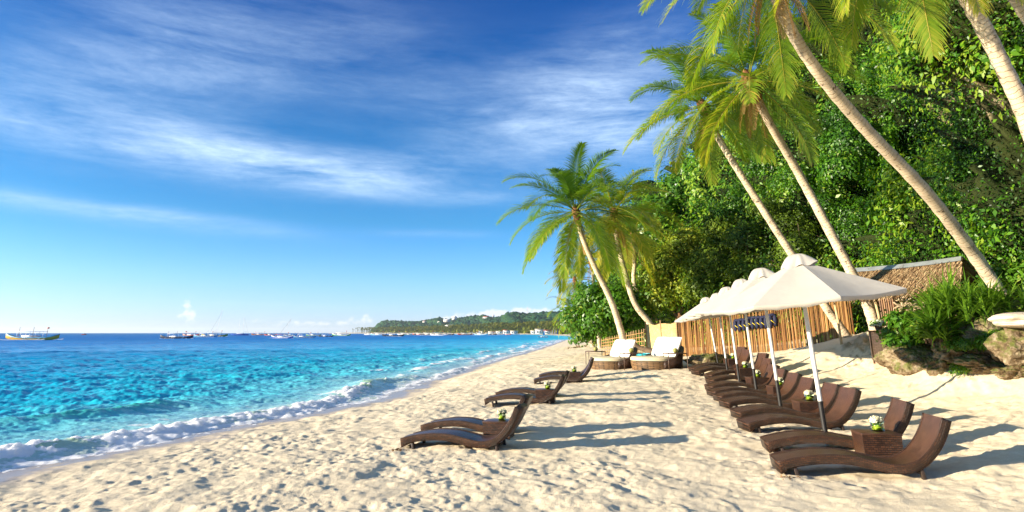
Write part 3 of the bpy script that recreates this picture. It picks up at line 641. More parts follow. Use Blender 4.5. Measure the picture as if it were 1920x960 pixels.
# sea almond at the water end of the palms
tree('sea_almond_tree', 'bright green broadleaf tree spreading over the sand behind the first palm', 'tree', tuple(og(1176, 640)),
     [lob(1085, 600, 34, 28), lob(1118, 565, 34, 34), lob(1160, 575, 33, 38), lob(1125, 605, 33, 30), lob(1185, 600, 34, 32), lob(1095, 628, 34, 18), lob(1155, 620, 33, 24), lob(1205, 560, 36, 34)], M_broad, 22000, .30, 61, asp=.5, t0=.55, rtrunk=.15)
TG = 'trees and shrubs at the foot of the cliff'
specs = [('broad-leaved tree at the top left edge of the cliff, glossy light leaves', 'M_broad', 1262, 640, 40, [(1240, 400, 28), (1275, 360, 30), (1250, 440, 34), (1300, 330, 26), (1215, 430, 22), (1300, 395, 32)], .42, 20000, .6),
         ('olive bushy tree left of the bamboo fence above the woven panel', 'M_tree', 1275, 640, 33, [(1255, 500, 36), (1285, 465, 34), (1240, 560, 30), (1285, 545, 36), (1305, 510, 34), (1225, 520, 24)], .24, 26000, .8),
         ('olive bushy tree above the far parasols', 'M_tree', 1345, 640, 31, [(1335, 500, 40), (1365, 470, 34), (1325, 545, 34), (1375, 520, 40), (1350, 430, 30)], .23, 26000, .5),
         ('dense olive tree straight above the bamboo fence and life vests', 'M_tree', 1420, 630, 29, [(1415, 510, 36), (1445, 480, 36), (1400, 450, 30), (1460, 530, 36), (1430, 555, 30)], .22, 26000, .45),
         ('dark shrub behind the bowed palm trunk above the fence end', 'M_tree', 1520, 620, 26, [(1500, 520, 34), (1540, 500, 34), (1520, 555, 30), (1560, 540, 32), (1490, 470, 28)], .20, 20000, .35),
         ('reddish-green bush filling the gap between fence end and hut', 'M_hedge', 1575, 620, 21.5, [(1552, 592, 22), (1575, 578, 20), (1592, 600, 18), (1560, 612, 14)], .13, 16000, .5),
         ('rounded vine-draped tree at mid height of the cliff beside the large palm trunk', 'M_vine', 1590, 600, 25.5, [(1600, 280, 44), (1585, 320, 40), (1640, 300, 34)], .22, 22000, .5),
         ('leafy tree on the cliff top left of the patch of sky', 'M_tree', 1560, 600, 30, [(1590, 110, 26), (1560, 135, 26), (1625, 125, 26), (1605, 75, 16)], .26, 12000, .35),
         ('light green tree crowning the cliff right of the patch of sky', 'M_vine', 1740, 600, 26, [(1730, 70, 40), (1690, 110, 34), (1775, 50, 40), (1745, 20, 26)], .26, 18000, .6)]
M_hedge = leafmat('hedge_leaves', [(0, (.05, .07, .01)), (.45, (.11, .13, .015)), (.7, (.24, .15, .03)), (1, (.42, .16, .05))], .3, .5, .2)
for i, (lb, mt, bx, by, Y, L, ls, nl_, t0) in enumerate(specs):
    b = at(bx, by, Y); b = Vector((b.x, b.y, g1(b.x, b.y)))
    if i >= 6: b = at(L[0][0], L[0][1]+60, Y+1.5)
    tree('bushy_tree', lb, 'tree', tuple(b), [lob(a, c, Y, r, .9) for a, c, r in L], MATS.get({'M_broad': 'broad_leaves', 'M_tree': 'olive_leaves', 'M_vine': 'vine_leaves', 'M_hedge': 'hedge_leaves'}[mt]), nl_, ls, 70+i, TG, t0=t0, asp=.5)
# vine curtains hanging as columns down the cliff
rngc = np.random.default_rng(90)
def curtain(label, px, py0, py1, Y, w, seed):
    n = 240; rng = np.random.default_rng(seed); u = rng.uniform(0, 1, n); A = [at(px, py0, Y), at(px, py1, Y-.6)]
    Lh = (A[1]-A[0]).length; base = A[0]
    root = empty('hanging_vine', base, label, 'vine', 'vine curtains hanging down the cliff')
    wm = w/850*Y; c = np.array(A[0])[None]*(1-u[:, None])+np.array(A[1])[None]*u[:, None]
    th = rng.uniform(0, 6.28, n); rad = wm*(.5+.22*np.sin(u*9+seed)+.1*rng.standard_normal(n))*(1-.35*u)
    C = c+np.stack([np.cos(th)*rad, np.sin(th)*rad-.2, .2*rng.standard_normal(n)], -1)
    off = rng.standard_normal((n, 22, 3)); Q = C[:, None]+off*np.array([.16, .16, .34])
    N = np.stack([np.cos(th), np.sin(th), np.zeros(n)], -1)[:, None]+off*.5+np.array([-.1, -.3, .3])
    V, F_ = leaf_arrays(Q.reshape(-1, 3), N.reshape(-1, 3), np.full(n*22, .17), rng, .55, .3, .4)
    raw('foliage', V, F_, M_vine, root, {'tint': np.repeat(np.clip(.62+.16*rng.standard_normal(n*22), 0, 1), 4)})
    MB().tube([A[0], (A[0]+A[1])/2+Vector((.1, 0, 0)), A[1]], .03, 5).build('stem', M_wood, root)
curtain('vine curtain hanging from the notch left of the pale hanging fronds', 1622, 130, 330, 25.5, 20, 1)
curtain('narrow vine curtain between the notch and the cliff cavity', 1660, 150, 330, 25, 16, 2)
curtain('wide vine curtain just left of the dark cavity in the cliff', 1712, 160, 360, 26.5, 26, 3)
# ------------------------------------------------------------------ the garden bank at the right: rocks, strap-leaved plants, low shrubs
def rockfn(T, b, co, c):
    n = T.noise(co, 3.0, 9, .75); v = T.new('ShaderNodeTexVoronoi', {'Vector': co, 'Scale': 11.0}).outputs[0]
    cc = T.ramp(n, [(.30, (.05, .034, .02)), (.45, (.15, .105, .06)), (.58, (.31, .245, .16)), (.72, (.50, .43, .32))])
    geo = T.new('ShaderNodeNewGeometry'); up = T.new('ShaderNodeSeparateXYZ', {0: geo.outputs['Normal']}).outputs[2]
    ms = T.math('MULTIPLY', T.ramp(T.noise(co, 4.2, 6, .7), [(.44, 0.0), (.54, 1.0)]), T.math('MULTIPLY', T.math('ADD', up, .35), 1.3, clamp=True), clamp=True)
    T.l.new(T.mix(T.math('MULTIPLY', ms, .8), cc, (.10, .13, .02)), b.inputs['Base Color'])
    h = T.math('ADD', n, T.math('MULTIPLY', v, .6)); T.l.new(T.new('ShaderNodeBump', {'Strength': 1.0, 'Distance': .09, 'Height': h}).outputs[0], b.inputs['Normal'])
M_rock = pm('weathered_limestone', (.4, .3, .2), .92, .1, fn=rockfn)
def rock(px, py, r, seed, label, sq=(1.2, 1, .8), dz=.26, Y=None, mat=None, amp=.3, group='limestone rocks edging the garden bank'):
    p = og(px, py) if Y is None else at(px, py, Y)
    V, F_ = blobmesh((p.x, p.y, p.z+r*dz), r, seed, amp, 5, sq)
    o = raw('rock', V, F_, mat or M_rock, off=tuple(p), smooth=True); o.location = p; tag(o, label, 'rock', group); return o
RK = [(1722, 682, .50, 'craggy limestone rock under the rounded shrub, left end of the garden edge', (1.4, 1, .85)), (1768, 690, .38, 'low brown limestone rock next to the left end rock, moss on its face', (1.5, 1, .8)),
      (1745, 655, .58, 'tall dark brown rock in front of the strap-leaved plant', (1.2, 1, .9)), (1806, 672, .46, 'mossy rock below the middle of the strap-leaved plant', (1.5, 1, .7)), (1850, 694, .40, 'pale crumbling rock lowest on the sand at the garden edge', (1.7, 1, .55)),
      (1868, 645, .52, 'big brown-shaded rock under the pale stone slab', (1.25, 1, 1.0)), (1915, 668, .5, 'jagged rock at the right frame edge below the slab', (1.3, 1, .9)), (1905, 705, .3, 'small half-buried pale stone at the right frame edge', (1.5, 1, .5))]
for i, (a, b, r, lb, sq) in enumerate(RK): rock(a, b, r*1.0, 101+i, lb, sq)
M_slab = pm('pale_slab', (.62, .52, .40), .85, .15, var=.12, vscale=3, bump=.02, bscale=14)
rock(1925, 600, .52, 131, 'smooth pale stone slab jutting over the rocks at the right frame edge', (1.5, 1.1, .30), 0, 10.6, M_slab, .10, None)
rock(1925, 632, .54, 132, 'dark mossy rock carrying the pale stone slab at the right frame edge', (1.3, 1.1, 1.0), -.2, 10.7)
rock(1335, 684, .62, 140, 'low dark boulder in the sand beside the farthest lounger pair', (1.55, 1, .62), .1, group=None)
def straps(label, px, py, Y, n, L, seed, mat, wd=.05, spread=1.0, group='strap-leaved plants on the garden bank', up=1.2, nst=9):
    rng = np.random.default_rng(seed); b = at(px, py, Y); root = empty('pandan_plant', b, label, 'plant', group)
    VV = []; FF = []; TT = []; k = 0
    for i in range(n):
        st = rng.integers(0, nst); sg = np.random.default_rng(seed*50+int(st)); o0 = np.array(b)+np.array([sg.uniform(-.8, .8)*spread, sg.uniform(-.4, .4)*spread, sg.uniform(0, .75)*spread*.8])
        a = rng.uniform(0, 6.28); e = rng.uniform(.25, 1.35)*up; l = L*rng.uniform(.55, 1.1); p = o0.copy(); dr = rng.uniform(.15, .5)
        for j in range(6):
            u = j/5; d = np.array([math.cos(e)*math.sin(a), math.cos(e)*math.cos(a), math.sin(e)]); w = np.array([math.cos(a), -math.sin(a), 0])*wd*max(.05, (1-u**1.6))*(.75+.5*min(1, u*4)); nn_ = np.cross(w, d)*.35
            VV += [p-w+nn_, p+nn_*0, p+w+nn_]; TT += [np.clip(.35+.22*math.sin(i*7.1)+u*.15, 0, 1)]*3; p = p+d*l/5; e -= dr*(.4+u)
            if j: c = k+3*j; FF += [(c-3, c-2, c+1, c), (c-2, c-1, c+2, c+1)]
        k += 18
    raw('leaves', VV, FF, mat, root, {'tint': TT}); m = MB()
    for st in range(nst):
        sg = np.random.default_rng(seed*50+st); o0 = Vector(b)+Vector((sg.uniform(-.8, .8)*spread, sg.uniform(-.4, .4)*spread, sg.uniform(0, .75)*spread*.8)); MB().tube([(o0.x, o0.y, max(b.z-.15, o0.z-.3)), o0+Vector((0, 0, .1))], [.022, .018], 5).build('stem', M_wood, root)
M_strap = leafmat('strap_leaf', [(0, (.04, .10, .012)), (.45, (.11, .23, .018)), (.8, (.22, .36, .03)), (1, (.36, .45, .08))], .35, .28, .5)
straps('large spiky strap-leaved plant spreading in front of the thatched roof', 1792, 622, 12.5, 460, 1.3, 5, M_strap, .036, 1.0)
straps('second spiky strap-leaved plant nearer the palm trunk', 1850, 614, 12.3, 260, 1.1, 6, M_strap, .032, .8)
straps('low strap-leaved clump hanging over the rocks', 1758, 640, 12.4, 140, .85, 7, M_strap, .034, .55, up=.7)
def shrub(label, px, py, Y, r, nl_, ls, seed, mat=None, asp=.5, t0=.6, sq=.9, group='low shrubs on the garden bank'):
    b = at(px, py, Y); g = np.random.default_rng(seed); lb = []
    for i in range(7):
        d = Vector(g.standard_normal(3)); d.normalize(); lb.append((tuple(b+Vector((d.x*r*.6, d.y*r*.5, abs(d.z)*r*.5*sq+r*.2))), r*g.uniform(.32, .5), sq))
    return tree('leafy_shrub', label, 'shrub', (b.x, b.y, min(b.z-r*.3, g1(b.x, b.y))), lb, mat or M_broad, nl_, ls, seed, group, asp, .10, t0, r > .55, .018)
shrub('rounded shrub with broad shiny leaves between the counter box and the spiky plant', 1704, 622, 13.6, .62, 2400, .16, 201)
shrub('lower leafy shrub spilling down to the sand beside the counter box', 1694, 658, 13.5, .45, 1300, .15, 202)
shrub('broad-leaved shrub behind the rounded shrub at the foot of the spiky plant', 1738, 628, 13.2, .5, 2000, .15, 203)
shrub('small bright plant between the two rocks under the pale slab', 1858, 652, 11.6, .28, 500, .13, 204)
shrub('bright green shrub right of the large palm trunk', 1908, 545, 13.2, .85, 3600, .15, 205, t0=.7)
shrub('tiny creeping plant on the lowest pale rock', 1800, 700, 12.0, .2, 350, .06, 206)
shrub('green shrub behind the spiky plant left of the palm trunk', 1822, 580, 14.8, .7, 2500, .15, 207)
shrub('dull bush sheltered under the eave of the thatched hut', 1770, 580, 14.3, .7, 2600, .10, 208, M_tree)
shrub('bushy undergrowth hiding the foot of the large spiky plant', 1790, 650, 12.7, .42, 2200, .11, 209, sq=.6)
shrub('low greenery between the spiky plants and the pale slab', 1832, 640, 12.4, .42, 2200, .10, 210, sq=.6)
shrub('broad-leaved shrub between the second spiky plant and the slab', 1842, 622, 12.6, .5, 1800, .15, 211)
shrub('bright broad-leaved shrub touching the counter box side', 1690, 640, 14.0, .5, 1600, .15, 212, t0=.75)
shrub('low mossy greenery on top of the middle rocks', 1802, 655, 12.0, .35, 1500, .07, 213, sq=.4)
shrub('feathery greenery on top of the right rocks', 1880, 640, 11.4, .38, 1500, .08, 214, sq=.5)
straps('third spiky plant, paler, leaning over the slab from behind', 1885, 600, 12.4, 160, 1.0, 9, M_strap, .03, .6)
# bulging vine mounds and small trees growing out of the cliff, each its own crown
md = [(1440, 300, 30.5, 34, 'M_vine'), (1400, 380, 30.5, 40, 'M_vine'), (1500, 350, 28, 38, 'M_vine'), (1520, 250, 28, 36, 'M_vine'), (1600, 410, 26.5, 40, 'M_vine'), (1690, 330, 26, 40, 'M_vine'), (1790, 330, 23, 46, 'M_broad'), (1700, 210, 26.5, 34, 'M_tree'),
      (1845, 250, 22.3, 36, 'M_broad'), (1640, 200, 26.5, 30, 'M_vine'), (1480, 420, 28, 36, 'M_tree'), (1340, 360, 34, 36, 'M_broad'), (1870, 400, 18.6, 44, 'M_vine'), (1740, 420, 25.6, 40, 'M_vine'), (1380, 290, 35, 32, 'M_tree'), (1900, 120, 19.6, 36, 'M_tree')]
mdl = ['vine mound high above the bowed palm trunk', 'wide vine mound over the olive trees', 'vine mound between the two middle palm trunks', 'vine mound beside the pale palm trunk high on the cliff', 'vine mound above the front parasol tip', 'vine mound right of the large palm trunk at mid height', 'large-leaved bush left of the far-right trunk at mid height', 'dull shrub clinging left of the bare rock', 'large-leaved bush below the bare limestone patch', 'vine mound under the hanging fronds', 'dull shrub just above the second parasol', 'large-leaved bush at the left shoulder of the cliff', 'vine mound near the right frame edge over the slope', 'vine mound straight above the hut roof', 'dull shrub on the skyline left of the middle palms', 'dull tree in the upper right corner between the trunks']
for i, ((a, b, Y, r, mt), lb) in enumerate(zip(md, mdl)):
    g_ = np.random.default_rng(500+i); L = [lob(a, b, Y, r, .9)]+[lob(a+g_.uniform(-1, 1)*r*1.3, b+g_.uniform(-.7, 1.1)*r, Y+g_.uniform(-.5, .8), r*g_.uniform(.45, .7), .9) for _ in range(4)]
    tree('cliff_bush', lb, 'bush', tuple(at(a, b+r, Y+1.2)), L, MATS[{'M_vine': 'vine_leaves', 'M_broad': 'broad_leaves', 'M_tree': 'olive_leaves'}[mt]], 9000, {'M_vine': .15, 'M_broad': .19, 'M_tree': .14}[mt], 520+i, 'bushes and vine mounds on the cliff', asp=.55, spread=.26, t0=g_.uniform(.3, .68), rtrunk=.07)
# creepers on the sunlit slope at the right
def creepers():
    g = np.random.default_rng(300); n = 5200; x = g.uniform(11.6, 21, n); y = g.uniform(9.5, 23, n); z = G(x, y); k = z > (1.75 if False else 1.7); x, y, z = x[k], y[k], z[k]; n = len(x)
    nz = sample(T3, x, y, 7); kk = nz > -.35; x, y, z = x[kk], y[kk], z[kk]; n = len(x)
    off = g.standard_normal((n, 9, 3)); Q = np.stack([x, y, z+.12], -1)[:, None]+off*np.array([.17, .17, .07]); N = off*.5+np.array([-.3, -.3, 1])
    V, F_ = leaf_arrays(Q.reshape(-1, 3), N.reshape(-1, 3), np.full(n*9, .12), g, .5, .2, .4)
    t = np.repeat(np.clip(.72+.2*g.standard_normal(n*9), 0, 1), 4)
    o = raw('ground_creeper', V, F_, M_broad, attrs={'tint': t}); tag(o, 'sunlit yellow-green creepers covering the slope at the right', 'ground cover', kind='stuff')
creepers()
# ------------------------------------------------------------------ wicker furniture
def weavefn(scale=(1, 1), top=False):
    def fn(T, b, co, c):
        uv = T.new('ShaderNodeMapping', {'Vector': T.new('ShaderNodeUVMap').outputs[0], 'Scale': (scale[0], scale[1], 1)}).outputs[0]
        br = T.new('ShaderNodeTexBrick', {'Vector': uv, 'Color1': (1, 1, 1, 1), 'Color2': (.38, .38, .38, 1), 'Mortar': (0, 0, 0, 1), 'Scale': 1.0, 'Mortar Size': .16, 'Mortar Smooth': .5, 'Brick Width': 2.0, 'Row Height': 1.0}, offset=.5)
        bw = br.outputs[0]; cc = T.mix(1.0, c, T.mix(.9 if not top else .55, (1, 1, 1), bw), 'MULTIPLY'); T.l.new(cc, b.inputs['Base Color'])
        T.l.new(T.new('ShaderNodeBump', {'Strength': .8, 'Distance': .012 if not top else .003, 'Height': bw}).outputs[0], b.inputs['Normal'])
    return fn
M_wick = pm('brown_wicker', (.098, .040, .019), .42, .45, var=.3, vscale=9, fn=weavefn((30, 38)))
M_wtop = pm('brown_woven_strap', (.098, .042, .021), .36, .5, var=.25, vscale=4, fn=weavefn((34, 52), True))
M_leg = pm('dark_leg', (.035, .022, .016), .5, .4)
prof_t = [(0, .175), (.28, .235), (.62, .272), (.95, .262), (1.25, .205), (1.46, .165), (1.64, .170), (1.79, .225), (1.91, .32), (2.02, .45), (2.11, .60), (2.18, .76)]
def make_lounger():
    root = empty('sun_lounger', (0, 0, 0)); W_ = .315
    P = [Vector(p) for p in catmull([(a, 0, b) for a, b in prof_t], 60)]; th = .105
    nrm = []
    for i in range(60):
        t = (P[min(i+1, 59)]-P[max(i-1, 0)]).normalized(); nrm.append(Vector((t.z, 0, -t.x)))
    Q = [P[i]+nrm[i]*th for i in range(60)]
    Q[0] = Vector((.02, 0, .03)); Q[1] = Vector((.045, 0, .035))
    for q_ in Q: q_.z = max(q_.z, .03)
    L = [0]
    for i in range(1, 60): L.append(L[-1]+(P[i]-P[i-1]).length)
    # woven body: outer loop of the cross-section with the top left to the seat
    m = MB(); V = []; U = []
    for i in range(60):
        pt, pb = P[i], Q[i]
        for y, z_, u in ((-W_, 0, 0), (-W_, 1, .125), (W_, 1, .125), (W_, 0, 0)):
            p = pb if z_ else pt; V.append((p.x, y, p.z)); U.append((L[i], u))
    F_ = []
    for i in range(59):
        a = i*4; b = a+4
        F_ += [(a, b, b+1, a+1), (a+1, b+1, b+2, a+2), (a+2, b+2, b+3, a+3)]
    F_ += [(0, 1, 2, 3), (59*4, 59*4+3, 59*4+2, 59*4+1)]
    m.add(V, F_, U)
    # raised rim along both edges
    for y in (-W_+.012, W_-.012): m.tube([(p.x, y, p.z+.004) for p in P], .014, 6)
    m.build('frame', M_wick, root, False)
    m = MB(); V = []; U = []; n = 9
    for i in range(60):
        for j in range(n):
            v = j/(n-1); y = (-W_+.015)+(2*W_-.03)*v; sag = -.012*math.sin(math.pi*v); p = P[i]-nrm[i]*sag*-1
            V.append((p.x, y, p.z)); U.append((L[i], y))
    m.add(V, [(i*n+j, (i+1)*n+j, (i+1)*n+j+1, i*n+j+1) for i in range(59) for j in range(n-1)], U)
    m.build('seat', M_wtop, root, True)
    for x_, z_ in ((1.80, .14), (.22, .06)):
        for y in (-W_+.05, W_-.05):
            MB().bar((x_, y, z_+.05), (x_+.05, y, -.12), .07, .045).build('leg', M_leg, root, bevel=.005)
    MB().bar((1.80, -W_+.05, .07), (1.80, W_-.05, .07), .035, .035).build('stretcher', M_leg, root)
    return root
def make_table():
    root = empty('side_table', (0, 0, 0)); m = MB(); a, b, h = .28, .22, .37
    V = []; F_ = []; U = []
    for (x0, y0), (x1, y1), w in (((-a, -b), (a, -b), 2*a), ((a, -b), (a, b), 2*b), ((a, b), (-a, b), 2*a), ((-a, b), (-a, -b), 2*b)):
        k = len(V); s = .93; V += [(x0*s, y0*s, -.05), (x1*s, y1*s, -.05), (x1, y1, h), (x0, y0, h)]; U += [(0, 0), (w, 0), (w, h), (0, h)]; F_.append((k, k+1, k+2, k+3))
    m.add(V, F_, U).build('base', M_wick, root)
    m = MB(); m.box((0, 0, h+.008), (2*a+.02, 2*b+.02, .028)); m.build('table_top', M_wtop, root, bevel=.006)
    return root
M_glass = bpy.data.materials.new('vase_glass'); M_glass.use_nodes = True; T = NT(M_glass.node_tree); T.n.clear()
gl = T.new('ShaderNodeBsdfGlossy', {'Color': (.9, .95, .9, 1), 'Roughness': .03}); tr = T.new('ShaderNodeBsdfTransparent', {'Color': (.86, .93, .84, 1)})
T.new('ShaderNodeOutputMaterial', {0: T.new('ShaderNodeMixShader', {0: T.new('ShaderNodeFresnel', {0: 1.5}).outputs[0], 1: tr.outputs[0], 2: gl.outputs[0]}).outputs[0]})
M_lime = pm('lime_slices', (.40, .50, .03), .45, .5, var=.5, vscale=30)
M_flower = pm('white_petals', (.80, .76, .52), .7, .2, var=.15, vscale=40)
def make_vase():
    root = empty('flower_vase', (0, 0, 0)); a = .068
    m = MB(); m.box((0, 0, .071), (2*a, 2*a, .142)); m.build('glass', M_glass, root)
    m = MB(); g = random.Random(4)
    for i in range(9): m.box((g.uniform(-.02, .02), g.uniform(-.02, .02), .014+i*.0085), (2*a-.035, 2*a-.04, .007), M=Matrix.Rotation(g.uniform(-.3, .3), 3, 'Z') @ Matrix.Rotation(g.uniform(-.25, .25), 3, 'X'))
    m.build('lime_filling', M_lime, root)
    rng = np.random.default_rng(9); n = 420; d = rng.standard_normal((n, 3)); d /= np.linalg.norm(d, axis=1)[:, None]; d[:, 2] = np.abs(d[:, 2])
    P = d*np.array([.10, .09, .06])*rng.uniform(.75, 1, n)[:, None]+np.array([-.01, 0, .15])
    V, F_ = leaf_arrays(P, d, np.full(n, .035), rng, .8, .3, .5); raw('flowers', V, F_, M_flower, root)
    n = 60; d = rng.standard_normal((n, 3)); d[:, 2] = .1; d /= np.linalg.norm(d, axis=1)[:, None]
    V, F_ = leaf_arrays(d*.05+np.array([0, 0, .135]), d, np.full(n, .06), rng, .5, .3, .5); raw('leaves', V, F_, M_strap, root, {'tint': np.full(len(V), .6)})
    return root
L0 = make_lounger(); T0 = make_table(); V0 = make_vase()
LG = 'brown wicker sun loungers on the sand'
used = {'l': False, 't': False, 'v': False}
def put(proto, key, loc, rz, label, cat, group, sc=1):
    o = proto if not used[key] else copy_tree(proto); used[key] = True
    o.location = loc; o.rotation_euler = (0, 0, rz); o.scale = (sc,)*3; tag(o, label, cat, group); return o
tilt = random.Random(3)
def lounger(px, py, ang_, label, sc=1.0):
    """px,py: the near lower corner of the foot end in the photograph, on the sand"""
    p = og(px, py); a = R(ang_); off = Vector((math.sin(a), -math.cos(a), 0))*(.315*sc); c = p-off
    o = put(L0, 'l', (c.x, c.y, g1(c.x+1.0*math.cos(a), c.y+1.0*math.sin(a))-.015), a, label, 'sun lounger', LG, sc)
    e = Vector((c.x+1.9*math.cos(a), c.y+1.9*math.sin(a))); s_ = (g1(e.x, e.y)-g1(c.x, c.y))/1.9
    o.location.z = g1(c.x, c.y)-.01; o.rotation_euler = (R(tilt.uniform(-1, 1)), -math.atan(s_)*.9, a); return o
def table(px, py, ang_, label, vlabel, sc=1.0, hv=.012, vx=.06):
    p = og(px, py); a = R(ang_); c = p+Vector((math.cos(a)*.28-math.sin(a)*.24, math.sin(a)*.28+math.cos(a)*.24, 0))*sc
    z_ = g1(c.x, c.y)-.02; put(T0, 't', (c.x, c.y, z_), a, label, 'side table', 'wicker cube tables between the loungers', sc)
    put(V0, 'v', (c.x+vx*math.cos(a), c.y+vx*math.sin(a)+.05, z_+(.392)*sc), a+.3, vlabel, 'vase', 'glass vases of white flowers', 1.0*sc)
NR = [(1462, 893, -11, 'brown wicker lounger nearest the camera in the right row, foremost of all'), (1441, 853, -11, 'brown wicker lounger of the right row just behind the foremost, across its flower table'),
      (1404, 813, 0, 'brown lounger of the right row, nearer one of the second pair'), (1388, 790, 0, 'brown lounger of the right row, farther one of the second pair'),
      (1366, 769, 3, 'brown lounger of the right row, nearer one of the third pair'), (1353, 756, 3, 'brown lounger of the right row, farther one of the third pair'),
      (1341, 747, 5, 'brown lounger of the right row, nearer one of the fourth pair'), (1336, 736, 5, 'brown lounger of the right row, farther one of the fourth pair'),
      (1338, 724, 7, 'brown lounger of the right row, nearer one of the fifth pair'), (1335, 714, 7, 'brown lounger of the right row, farther one of the fifth pair'),
      (1310, 706, 9, 'brown lounger of the farthest right-hand pair, nearer of the two by the boulder'), (1305, 700, 9, 'brown lounger of the farthest right-hand pair, rearmost and beside the boulder')]
for a, b, c, lb in NR: lounger(a, b, c, lb)
NL = [(750, 841, -14, 'dark wicker lounger nearest the camera in the seaward row, alone on the left sand'), (788, 815, -14, 'dark wicker lounger of the seaward row, directly behind the nearest one and its table'),
      (908, 761, -9, 'dark wicker lounger of the seaward row, nearer one of the middle pair'), (929, 748, -9, 'dark wicker lounger of the seaward row, farther one of the middle pair'),
      (1001, 722, -3, 'dark wicker lounger of the seaward row, nearer one of the farthest pair'), (1011, 713, -3, 'dark wicker lounger of the seaward row, rearmost, mostly hidden by its neighbour')]
for a, b, c, lb in NL: lounger(a, b, c, lb, .98 if a < 1000 else .97)
TB = [(1624, 866, -8, 'wicker cube table between the two foremost right-hand loungers', 'glass vase of lime slices and white flowers on the foremost right-hand table'), (1503, 787, -2, 'wicker cube table of the second right-hand pair, behind the front parasol pole', 'flower vase half hidden behind the front parasol pole'),
      (1452, 752, 2, 'wicker cube table of the third right-hand pair', 'flower vase on the third right-hand table, left of a lounger back'), (1411, 733, 4, 'wicker cube table of the fourth right-hand pair, fourth parasol pole in front', 'flower vase just right of the fourth parasol pole'),
      (1389, 714, 6, 'wicker cube table of the fifth right-hand pair', 'small flower vase on the fifth right-hand table'), (1368, 695, 8, 'wicker cube table of the farthest right-hand pair by the boulder', 'flower vase on the farthest right-hand table'),
      (904, 829, -13, 'wicker cube table of the nearest seaward pair', 'flower vase on the table nearest the sea and camera'), (1004, 757, -8, 'wicker cube table of the middle seaward pair', 'flower vase on the middle seaward table'), (1061, 718, -4, 'wicker cube table of the farthest seaward pair', 'flower vase on the farthest seaward table')]
for a, b, c, lb, vb in TB: table(a, b, c, lb, vb, .95 if a < 1100 else 1.0)
# ------------------------------------------------------------------ parasols
def clothfn(T, b, co, c):
    T.l.new(T.new('ShaderNodeBump', {'Strength': .5, 'Distance': .02, 'Height': T.noise(co, 3.2, 4, .6)}).outputs[0], b.inputs['Normal'])
M_cloth = pm('cream_canvas', (.55, .51, .45), .8, .15, var=.05, vscale=2.2, fn=clothfn)
def cloth_trans(m, col, f):
    T = NT(m.node_tree); out = [n for n in T.n if n.type == 'OUTPUT_MATERIAL'][0]; src = out.inputs[0].links[0].from_socket
    T.l.new(T.new('ShaderNodeMixShader', {0: f, 1: src, 2: T.new('ShaderNodeBsdfTranslucent', {'Color': (*col, 1)}).outputs[0]}).outputs[0], out.inputs[0])
cloth_trans(M_cloth, (.78, .70, .56), .22)
M_pole = pm('white_painted_pole', (.72, .70, .64), .35, .5, var=.06)
M_black = pm('black_sleeve', (.018, .016, .015), .5, .4, var=.5, vscale=25)
